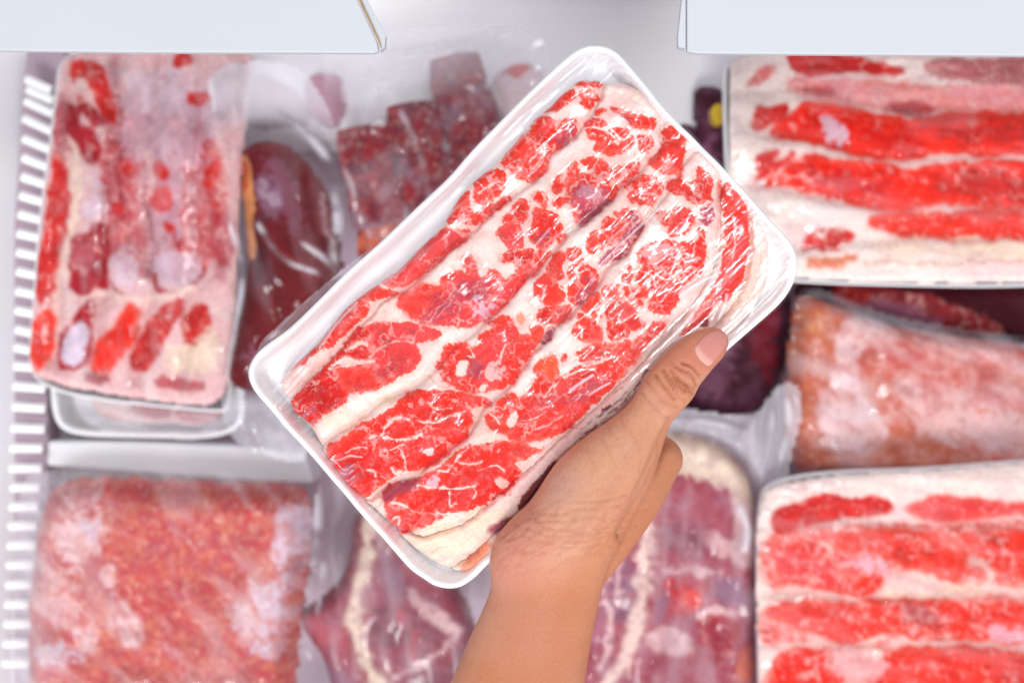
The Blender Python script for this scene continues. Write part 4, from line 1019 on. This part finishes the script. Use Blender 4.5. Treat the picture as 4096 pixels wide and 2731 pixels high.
for q, wd in (('D 768,430 775,520 765,600 790,640', 12), ('D 700,560 760,600 800,690', 8), ('D 520,500 560,620 540,760 520,860', 10), ('D 640,260 700,300 750,360', 12), ('D 600,520 650,600 740,630', 7)):
    c_, bd = q.split(' ', 1); dl = dist_line(f.X, f.Y, chaikin(pts(c_, bd), 2, False)); f.A = np.maximum(f.A, .75 * (1 - sm(dl, 0, wd * 3.0)) ** 1.5 * (.15 + .75 * sm(fbm(FX_(dl), FY_(dl), 9, 5, 3), .35, .65))); f.H += .003 * (1 - sm(dl, 0, wd * 2))
b()

# -- frozen ground meat cubes
CB = thing('bagged_meat_cubes', 'block of frozen ground meat cubes in a clear bag behind the held tray', 'frozen meat', P(1650, 700, .02))
cube_spec = [(1052, 185, 0), (838, 350, 0), (953, 296, 0), (1076, 266, 0), (862, 462, 0), (978, 412, 0), (1098, 380, 0), (885, 572, 1), (1002, 527, 0), (1115, 495, 0)]
for n_, (cx, cy, kk) in enumerate(cube_spec):
    c = Patch(cx * D2 - 112, cy * D2 - 112, cx * D2 + 112, cy * D2 + 112, 7, 60 + n_, 9)
    c.fill([(150, 48, 58), (206, 100, 66)][kk]); c.speck((190, 130, 130), 26, .5, .75, .6, 1); c.speck((110, 36, 60), 34, .5, .72, .8, 3); c.speck((176, 30, 40), 40, .55, .75, .7, 5); c.speck((222, 200, 170), 18, .68, .8, .5, 7)
    c.speck((170, 140, 155), 80, .5, .75, .6, 9)
    an = math.radians(-14 + (n_ * 37 % 5) - 2); ux, uy = math.cos(an), math.sin(an); hw = 119
    q = [(cx * D2 + a * ux * hw - b_ * uy * hw, cy * D2 + a * uy * hw + b_ * ux * hw) for a, b_ in ((-1, -1), (1, -1), (1, 1), (-1, 1))]
    c.outline(np.repeat(np.array(q), 1, 0), 0); c.H += .003 * (fbm(c.X, c.Y, 24, n_, 3) - .5); edge_drop(c, .028, 11)
    c.build('meat_cube', .088 + .004 * ((n_ * 53 % 7) / 7), M_BACK, CB)
PK = Patch(1300, 60, 2250, 1120, 10, 8, 0)
PK.D = sdf_poly(PK.X, PK.Y, chaikin(pts('D', '600,150 700,120 860,75 1060,55 1215,52 1262,120 1270,180 1180,420 1100,600 900,640 840,600 790,420 740,290 620,240'), 2))
PK.A = .01 + .10 * sm(fbm(PK.X * .5 + PK.Y * .2, PK.Y * .4, 60, 4, 3), .45, .8)
PK.A += .30 * (1 - sm(PK.Y, 250, 430))
PK.H = .004 * fbm(PK.X, PK.Y, 90, 3, 3)
for q, wd, al in (('D 905,125 1040,105 1190,62', 9, .8), ('D 780,160 800,240 790,290', 12, .6), ('D 850,170 840,250 835,300', 10, .6), ('D 880,200 960,165', 12, .8), ('D 920,260 960,330 985,440 1000,480', 9, .7), ('D 740,290 800,400 850,540', 10, .5), ('D 1120,180 1160,260', 10, .4)):
    c_, bd = q.split(' ', 1); dl = dist_line(PK.X, PK.Y, chaikin(pts(c_, bd), 2, False)); PK.A = np.maximum(PK.A, al * (1 - sm(dl, 0, wd * 3.0)) ** 1.5 * (.15 + .75 * sm(fbm(FX_(dl), FY_(dl), 9, 5, 3), .35, .65))); PK.H += .004 * (1 - sm(dl, 0, wd * 2))
PK.build('plastic_bag', .104, M_BAG, CB, alpha=True)

def lump(name, label, cat, outline, z, seed, base, spec, thick=.025, edge=90, warp=10, pitch=9, part='meat', group=None, specks=()):
    pc = outline.mean(0); t = thing(name, label, cat, P(pc[0], pc[1], z - thick), group)
    p = Patch(outline[:, 0].min() - 20, outline[:, 1].min() - 20, outline[:, 0].max() + 20, outline[:, 1].max() + 20, pitch, seed, warp); p.fill(base)
    for a in specks: p.speck(*a)
    p.paint(spec)
    for a in specks: p.speck(a[0], a[1] * .8, a[2], a[3], a[4] * .55, a[5] + 20)
    p.grain(.3, .12, 22); p.outline(outline); p.H += .006 * (fbm(p.X, p.Y, 120, seed, 3) - .5); edge_drop(p, thick, edge)
    p.build(part, z, M_BACK, t)
    return t, p
lump('frozen_meat_piece', 'pale fatty meat piece with one red spot, behind the top corner of the held tray', 'frozen meat', pts('D', '1122,175 1160,135 1210,126 1250,148 1268,190 1235,270 1150,310 1120,260'), .085, 71, (232, 208, 210), 'D G 6 0: 1168,146 1190,140 1215,146 1220,162 1195,170 1172,162\nD M 12 0 .4: 1140,150 1165,145 1160,175')
lump('frozen_meat_piece', 'pale pink frozen meat piece under the bag, left of the cubes', 'frozen meat', pts('D', '680,160 790,150 800,280 740,300 690,250'), .075, 72, (216, 168, 184), '')
lump('frozen_meat_piece', 'pale frosted meat under cloudy film, above the liver', 'frozen meat', pts('D', '520,150 620,150 700,200 730,300 640,300 560,310 520,260'), .070, 76, (214, 200, 206), 'B1 M 20 0 .25: 1290,560 1400,560 1420,680 1300,680')
lump('dried_fruit_bag', 'dark purple bag with a lumpy surface beside the upper right tray', 'food bag', pts('D', '1592,196 1630,176 1690,200 1700,420 1690,660 1640,640 1600,560 1612,400 1602,260'), .085, 73, (82, 40, 58),
     'D J 20 0 .6: 1600,200 1650,190 1640,240 1610,240\nD U 30 0 .6: 1610,330 1660,360 1650,500 1610,480', specks=[('U', 50, .5, .75, .5, 2)], part='bag_body')
yt = thing('yellow_clip', 'small yellow plastic clip on the dark bag beside the upper right tray', 'clip', P(1647 * D2, 262 * D2, .09))
slab('clip_body', chaikin(pts('D', '1634,245 1650,236 1664,240 1668,280 1652,288 1636,276'), 2), .088, .100, M_YEL, yt, .002)
lump('frozen_meat_piece', 'reddish brown frozen piece lying below the gap between the covers', 'frozen meat', pts('D', '1535,262 1612,262 1620,330 1610,430 1560,400'), .070, 74, (112, 74, 92), 'D X 20 0 .5: 1550,280 1600,280 1600,320 1560,320')

# -- upper right tray
TR = thing('meat_pack', 'tray of long streaky red slices lying crosswise, upper right', 'meat pack', P(3500, 700, .09), 'foam trays of sliced meat in the freezer')
tr_out = pts('D', '1660,175 1668,145 1690,128 1760,110 2500,105 2560,300 2560,640 2352,662 2000,656 1850,650 1740,640 1690,560 1668,430')
make_tray(tr_out, .122, .027, 14, TR, 'foam_tray', 180, .0006)
ptr, _ = slices_patch(pts('D', '1676,178 1684,140 1800,118 2480,115 2530,300 2530,620 2352,642 2000,638 1860,632 1755,622 1708,540 1684,420'), (2920, 190, 4400, 1130), .128, 51, '''
B7 L 26 0 .6: 560,400 800,400 1000,420 1110,470 1080,530 900,540 700,500
B7 L 26 0 .6: 1400,440 1824,430 2200,430 2200,570 1824,570 1600,550 1450,520
B7 P 12 .5 .6: 560,420 1100,440 1300,470 2200,470 2200,580 1400,580 1100,550 700,510
B7 G 7 .3: 600,295 900,290 1050,350 1200,360 1150,390 1000,370 700,380 620,340
B7 C 9 .4 .8: 1290,340 1600,310 2200,330 2200,430 1600,430 1500,400 1350,390
B7 G 8 .5 .8: 370,460 420,380 540,350 500,400
B7 C 8 .3 .6: 660,460 780,470 860,490 760,490
B7 C 9 .3 .8: 1080,560 1200,540 1320,550 1320,600 1200,600
B7 G 6 .3: 420,570 480,570 590,550 560,600 480,640 420,680
B7 R 6 .12: 500,690 560,640 600,600 680,550 800,555 960,580 1050,620 1250,640 1400,610 1600,600 2200,600 2200,780 1700,800 1450,790 1350,790 1300,830 1150,830 1000,800 850,770 700,740 560,700
B7 D 40 0 .5: 700,560 1000,620 1300,700 1250,830 900,780
B7 P 50 0 .45: 1100,880 1800,870 1900,1060 1200,1080
B7 P 40 0 .4: 1500,1120 2200,1120 2200,1240 1500,1230
B7 X 30 0 .4: 1300,640 1700,640 2200,620 2200,760 1400,780
B7 L 16 0 .8: 760,610 870,620 920,720 870,770 790,740 780,680
B7 G 6 .2: 430,830 550,780 520,820 430,900
B7 G 6 .2: 420,920 560,840 640,800 500,900 430,940
B7 R 6 .2: 480,960 560,900 640,830 720,800 790,850 1000,850 1100,870 1250,910 1400,870 1600,850 2200,850 2200,1080 1650,1070 1500,1060 1400,1040 1290,1090 1100,1090 900,1040 700,1000 540,950
B7 C 30 0 .5: 700,900 1000,900 1200,960 1000,1060 760,980
B7 X 30 0 .4: 1350,900 2200,870 2200,1050 1400,1050
B7 V 7 .3: 1180,1240 1000,1150 1050,1130 1300,1130 1500,1110 2200,1120 2200,1250 1600,1240 1350,1240
B7 G 8 .5: 660,1290 740,1220 840,1210 930,1220 900,1270 760,1290
B7 Q 8 .2: 660,1370 900,1340 960,1350 760,1390
B7 K 20 0 .9: 1000,1290 1150,1260 2200,1250 2200,1360 1200,1350
B7 W 30 0 .9: 600,1000 760,1020 900,1100 950,1180 800,1220 620,1150
B7 B w14 .6: 1000,1370 1400,1380 1900,1360
''', [pts('B7', '300,500 700,500 1000,560 1300,605 2300,590'), pts('B7', '300,690 500,700 700,735 900,790 1150,845 1300,840 1500,815 2300,810'), pts('B7', '300,960 500,975 700,1020 900,1065 1200,1105 1400,1100 2300,1100'), pts('B7', '300,1300 800,1300 1200,1250 2300,1250')], 0, TR, (246, 230, 222), deep=.0020)
f, b = film_over(ptr, .128, TR, .003, .0, 10, .08, .05, drop=.001); b()

# -- dark meat deep down, right
lump('frozen_meat_piece', 'very dark red meat in the gap under the upper right tray', 'frozen meat', pts('D', '1830,640 2000,630 2460,630 2460,800 2300,790 2100,760 1930,700 1830,690'), .060, 81, (66, 14, 24),
     'B8 X 12 .3: 420,40 560,60 760,80 960,160 1080,220 1040,230 800,190 640,130 460,110\nB8 U 14 .3 .8: 520,110 700,130 860,190 700,170\nB8 G 14 .3 .7: 430,50 520,60 560,110 450,100')
lump('frozen_meat_piece', 'dark purple meat in shadow just right of the thumb', 'frozen meat', pts('D', '1560,640 1700,620 1830,640 1840,760 1800,900 1760,960 1560,960 1540,800'), .050, 82, (74, 34, 50),
     'D J 30 0 .8: 1600,780 1700,700 1760,720 1720,900 1640,860\nD U 20 .3 .35: 1620,800 1680,760 1720,840 1660,920 1600,900\nD T 16 0 .7: 1640,820 1670,800 1680,850\nD H 20 0 .7: 1720,720 1790,690 1790,860 1730,880', specks=[('U', 60, .5, .75, .3, 2)])
# -- orange frosted bag
OR = pts('D', '1855,668 1920,690 2060,745 2200,765 2460,800 2460,1120 2352,1110 2200,1096 1960,1095 1822,1090 1815,960 1822,800 1840,690')
ot, po = lump('bagged_ground_meat', 'flat bag of orange brown ground meat with white frost, right edge', 'frozen meat', OR, .092, 83, (208, 92, 66), '''
B8 Z 24 0 1: 270,40 440,100 450,300 400,450 350,640 240,700
B8 Y 20 0 .5: 290,120 400,160 380,260 290,230
B8 Z 24 0 .95: 240,640 420,620 700,580 1000,690 980,760 240,760
B8 S 12 .3: 440,180 640,170 660,260 560,210 500,300 490,420 600,560 620,650 500,680 380,600 370,500 430,420 430,300
B8 S 24 .3 .8: 640,380 860,400 1000,500 1200,560 1200,690 900,660 700,600
B8 S 20 .3 .6: 700,240 900,230 1100,300 1000,360 760,330
B8 P 24 0 .4: 900,260 1100,250 1200,400 1000,420
B8 G 30 .3 .4: 520,220 900,260 1200,420 1150,560 700,420 560,340
B8 Z 20 0 .7: 500,230 580,220 580,270 520,270
''', .03, 60, specks=[((226, 170, 160), 70, .48, .7, .8, 1), ((190, 72, 50), 46, .52, .72, .8, 3), ((232, 190, 180), 30, .62, .75, .6, 5)])
f, b = film_over(po, .092, ot, .004, .05, 30, .22, .4, M_BAG, 'plastic_bag', None, 9, .006, .003, 60); b()

# -- lower right tray
BR = thing('meat_pack', 'foam tray of marbled red slices in the lower right corner', 'meat pack', P(3500, 2300, .09), 'foam trays of sliced meat in the freezer')
br_out = pts('D', '1740,1130 1790,1098 1900,1080 2120,1074 2352,1056 2500,1050 2600,1200 2600,1800 1800,1800 1745,1700 1740,1400')
make_tray(br_out, .118, .027, 16, BR, 'foam_tray', 180, .0006)
pbr, _ = slices_patch(pts('D', '1752,1145 1800,1114 1960,1098 2120,1090 2352,1072 2500,1066 2580,1200 2580,1780 1800,1780 1756,1700 1750,1400'), (3030, 1850, 4500, 3120), .125, 61, '''
B8 V 10 1.2 .85: 150,1010 300,980 700,970 1150,960 1500,970 1500,1215 900,1215 400,1225 150,1215
B8 V 10 1.2 .85: 150,1250 600,1262 1150,1245 1500,1250 1500,1425 900,1415 400,1420 150,1420
B8 V 10 1.1 .85: 150,1445 600,1445 1150,1440 1500,1460 1500,1800 150,1800
B8 P 50 0 .6: 160,1000 500,980 560,1200 200,1210
B8 P 50 0 .5: 900,1250 1200,1240 1300,1420 950,1420
B8 M 40 0 .45: 600,1250 900,1260 860,1380 640,1380
B8 P 50 0 .5: 560,1460 900,1450 900,1700 560,1700
B8 F w40 .9: 150,1225 400,1215 600,1250 760,1220 1000,1200 1200,1230 1400,1210
B8 F w34 .9: 150,1430 400,1425 600,1390 760,1430 1000,1425 1200,1440 1400,1420
B8 F w26 .8: 700,1230 760,1150 740,1060 800,1000
B8 F w24 .8: 380,1220 420,1130 380,1040
B8 F w24 .8: 900,1420 860,1350 900,1290
B8 F w24 .8: 480,1420 460,1350 520,1290
B8 F w24 .8: 1000,1220 1040,1120 960,1040
B8 F w30 .8: 560,1440 620,1500 600,1560
B8 F w26 .8: 180,1120 300,1150 420,1140
B8 F w22 .8: 800,1110 900,1090 1000,1110
B8 K 14 .2 .9: 600,1180 720,1140 900,1190 1000,1210 760,1240 620,1230
B8 S 16 .3 .8: 640,1120 760,1150 900,1200 760,1230 600,1210
B8 S 16 .3 .8: 640,1380 720,1400 700,1440 600,1440
B8 G 7 .3: 200,900 300,870 420,850 500,870 560,850 650,880 620,910 500,930 380,940 240,970 190,1000
B8 P 8 .3: 700,890 800,860 950,860 1150,890 1400,880 1400,920 1000,920 850,940 740,920
B8 V 6 .6: 430,1010 560,990 720,985 860,1010 920,1060 940,1150 900,1190 780,1130 700,1120 600,1060 480,1060
B8 R 14 .3 .8: 740,1030 860,1040 900,1120 840,1140 760,1100
B8 V 6 .6: 910,990 1010,1010 1100,980 1400,980 1400,1180 1060,1150 1000,1080 940,1040
B8 P 6 .7: 180,1060 250,1030 360,1030 420,1130 480,1200 560,1140 600,1180 540,1230 470,1210 360,1200 250,1180 190,1130
B8 R 8 .3: 490,1210 580,1140 610,1190 540,1230
B8 L 20 0 .6: 430,1090 640,1090 640,1140 500,1150
B8 V 6 .75: 170,1270 350,1260 450,1270 600,1260 760,1250 880,1260 1000,1280 1400,1250 1400,1420 1000,1400 900,1400 780,1370 700,1400 620,1340 500,1420 400,1410 300,1350 200,1320
B8 X 20 .3 .6: 620,1260 850,1270 850,1380 700,1360
B8 V 6 .5: 150,1340 200,1370 200,1420 150,1400
B8 R 6 .65: 180,1450 400,1440 460,1568 480,1700 180,1700
B8 V 6 .5: 560,1460 900,1430 1400,1500 1400,1750 560,1750
B8 S 20 .2 .6: 380,1430 640,1450 620,1540 500,1600 400,1540
B8 L 20 0 .6: 950,1350 1150,1370 1400,1420 1100,1450
''', [pts('B8', '100,980 200,970 500,950 700,960 1500,950'), pts('B8', '100,1230 400,1235 600,1245 900,1230 1500,1230'), pts('B8', '100,1430 400,1425 700,1430 900,1420 1500,1450')], 0, BR, (248, 228, 220), deep=.0020)
f, b = film_over(pbr, .125, BR, .003, .0, 10, .08, .2, drop=.001); b()

# -- T-bone steaks in bags, bottom centre
bag_l = pts('D', '730,1060 820,1040 900,1100 1100,1180 1300,1260 1320,1700 690,1700 690,1500 700,1300')
st, ps = lump('bagged_steak', 'dark steak with a curved cream fat edge in a bag, below the held tray', 'steak', pts('B5', '90,1180 200,1130 330,1040 400,880 420,560 760,560 860,860 1010,1040 1130,1260 1100,1400 1080,1568 1060,1700 300,1700 260,1540 200,1400 120,1290'), .098, 91, (158, 62, 80), '''
B5 N 40 .3 .5: 780,1480 1100,1400 1080,1700 700,1700
B5 U 40 .3 .8: 200,1500 400,1480 480,1700 260,1700
B5 N 30 0 .6: 520,1180 700,1150 760,1330 640,1400 520,1360
B5 U 40 0 .8: 560,840 680,860 740,1100 600,1120
B5 C 16 .3 .8: 680,880 750,950 800,1060 760,1080 690,960
B5 S 12 .3 .9: 740,1040 860,1150 1000,1250 1040,1290 900,1240 790,1120
B5 P 16 .3 .7: 140,1180 260,1160 300,1230 420,1300 400,1420 300,1380 200,1280
B5 H 16 0 .5: 190,1230 260,1270 240,1330
B5 H 30 0 .4: 780,1180 900,1260 860,1360 760,1300
B5 S w24 .8: 1040,1290 900,1400 760,1500 660,1560
B5 P w22 .5: 700,1180 780,1300 760,1420
B5 K w72: 520,560 520,760 500,920 440,1080 440,1300 500,1460 600,1600 640,1700
''', .03, 70, specks=[((168, 104, 124), 60, .5, .72, .6, 2), ((176, 60, 76), 44, .58, .75, .5, 4)])
f, b = film_over(ps, .098, st, .007, .05, 60, .16, 1.5, M_BAG, 'plastic_bag', bag_l, 11, .014, .010, 60)
for q, wd in (('D 705,1040 730,1180 715,1300', 14), ('D 740,1300 730,1400', 8)):
    c_, bd = q.split(' ', 1); dl = dist_line(f.X, f.Y, chaikin(pts(c_, bd), 2, False)); f.A = np.maximum(f.A, .8 * (1 - sm(dl, 0, wd * 3.0)) ** 1.5 * (.15 + .75 * sm(fbm(FX_(dl), FY_(dl), 9, 5, 3), .35, .65))); f.H += .004 * (1 - sm(dl, 0, wd * 2))
b()
bag_r = pts('D', '1380,1010 1480,940 1560,930 1680,950 1735,945 1760,900 1790,870 1835,880 1838,960 1810,1060 1800,1180 1760,1400 1760,1700 1200,1700 1260,1300')
st2, ps2 = lump('bagged_steak', 'steak with a broad cream fat cap in a crumpled bag, right of the wrist', 'steak', pts('D', '1250,1200 1350,1020 1440,990 1560,990 1660,1015 1730,1080 1755,1180 1750,1400 1760,1568 1760,1720 1180,1720 1200,1400'), .098, 92, (174, 88, 102), '''
B6 K 16 0: 400,360 440,380 620,375 760,420 870,500 930,620 920,860 860,900 800,850 770,720 690,640 560,600 480,570 430,640 400,560
B6 S 12 .2 .9: 740,640 830,760 860,960 800,1040 740,960 780,820
B6 C 16 .4 .7: 500,560 640,620 760,680 700,700 560,640 470,620
B6 N 30 0 .5: 400,780 520,830 600,900 500,950 400,860
B6 H 24 0 .5: 540,900 640,920 600,1000 530,980
B6 S 12 .4 .8: 620,860 720,900 700,980 640,930
B6 S 16 .4 .8: 420,1020 600,1030 720,1040 600,1070 420,1060
B6 G 22 .4 .8: 430,1110 520,1080 640,1080 600,1180 500,1270 440,1240
B6 P 12 .2: 480,1180 600,1130 560,1230
B6 T 24 0 .8: 640,1100 760,1060 820,1150 760,1210 640,1200
B6 S 14 .3 .9: 340,1330 520,1340 560,1420 380,1420
B6 C 14 .4 .8: 560,1260 760,1230 760,1400 680,1480 600,1400 620,1320
B6 S w30 .9: 580,1260 660,1220 760,1240
B6 X 24 .3 .6: 300,1440 500,1430 640,1568 620,1700 300,1700
B6 Q 20 .3 .6: 740,1400 860,1400 860,1568 740,1568
B6 F w74: 340,700 335,900 320,1080 305,1200 250,1450 130,1600
B6 U 20 .4 .9: 150,1060 240,900 280,1000 260,1300 180,1300
B6 S w26 .9: 160,1180 180,1350 120,1500
B6 S w22 .8: 230,860 190,1050 200,1200 
B6 T 20 0 .8: 380,1060 440,1200 420,1300 360,1280
B6 S 24 0 .8: 100,900 200,860 160,1050 60,1300
''', .03, 80, specks=[((176, 120, 140), 60, .5, .72, .6, 2), ((160, 50, 76), 44, .56, .75, .5, 4)])
f, b = film_over(ps2, .098, st2, .008, .0, 60, .14, 1.7, M_BAG, 'plastic_bag', bag_r, 12, .012, .010, 45)
out_ = 1 - sm(sdf_poly(f.X, f.Y, ps2.poly), -30, 10)
f.A += .36 * out_; f.H += out_ * .006
for q, wd in (('D 1750,880 1735,950 1700,1000', 16), ('D 1790,880 1810,960 1780,1060 1770,1200', 16), ('D 1500,960 1620,965 1700,985', 12), ('D 1790,1180 1750,1350 1745,1500', 14), ('D 1690,1160 1710,1210 1700,1250', 12), ('D 1735,1260 1745,1320', 9), ('D 1770,900 1760,1000 1740,1100', 9)):
    c_, bd = q.split(' ', 1); dl = dist_line(f.X, f.Y, chaikin(pts(c_, bd), 2, False)); f.A = np.maximum(f.A, .8 * (1 - sm(dl, 0, wd * 3.0)) ** 1.5 * (.15 + .75 * sm(fbm(FX_(dl), FY_(dl), 9, 5, 3), .35, .65))); f.H += .005 * (1 - sm(dl, 0, wd * 2))
b()

# -- ground meat bag, bottom left
gm, pg = lump('bagged_ground_meat', 'plump clear bag of orange pink ground meat, bottom left', 'frozen meat', pts('B3', '250,230 700,190 1200,230 1900,240 2060,300 2080,600 2040,900 2000,1200 1960,1568 1950,1750 100,1750 90,1500 100,1000 180,500'), .118, 93, (200, 58, 56), '''
B3 S 24 0 .7: 260,640 460,860 600,1100 560,1300 330,1180 200,860
B3 S 26 .3 .95: 400,430 620,420 760,470 720,660 620,700 540,830 440,810 340,640
B3 L 16 0 .9: 560,480 700,470 700,640 600,660 560,560
B3 S 20 .2 .9: 640,780 780,740 780,1000 640,920
B3 S 20 .3 .8: 360,880 540,880 550,1000 380,980
B3 S 12 .2: 760,1040 860,1060 960,1250 960,1300 760,1280
B3 S 12 .2: 520,1200 600,1100 660,1200 640,1380 520,1300
B3 L 26 0 .9: 280,1300 540,1270 560,1420 240,1440
B3 L 10 0 .85: 1860,380 2080,420 2060,700 1960,900 1860,760
B3 L 20 0 .6: 1500,1000 1900,820 2000,1100 1900,1450 1700,1400 1540,1200
B3 L 24 0 .85: 1700,930 1900,850 1900,1200 1760,1400 1560,1160
B3 S 24 0 .7: 1550,1080 1700,1000 1760,1250 1620,1280
B3 S 30 0 .7: 320,260 640,240 680,380 500,420 380,360
B3 G 10 .2: 680,200 760,210 720,330 690,300
B3 G w30 .8: 1640,500 1720,380 1840,300
B3 G w24 .8: 1550,1400 1600,1540
B3 X 40 .2 .6: 1900,760 2080,700 1960,1568 1900,1568 1840,1400
B3 H 30 .2 .5: 600,1480 1400,1480 1900,1560 1900,1700 500,1700
B3 C 16 .2 .8: 230,1020 330,1040 330,1180 240,1160
''', .034, 120, specks=[((216, 118, 92), 36, .48, .66, .8, 1), ((186, 66, 88), 30, .54, .7, .7, 3), ((228, 150, 100), 22, .64, .76, .5, 5), ((198, 44, 36), 40, .6, .75, .7, 7), ((236, 180, 170), 24, .66, .78, .7, 9)])
f, b = film_over(pg, .118, gm, .004, .05, 30, .16, .8, M_BAG, 'plastic_bag', pts('D', '20,1100 100,1075 400,1070 640,1080 730,1100 725,1300 710,1500 700,1760 10,1760 10,1400'), 13, .014, .0015, 60)
f.A += .22 * (1 - sm(f.X, 100, 330))
b()
print('objects', len(bpy.data.objects))
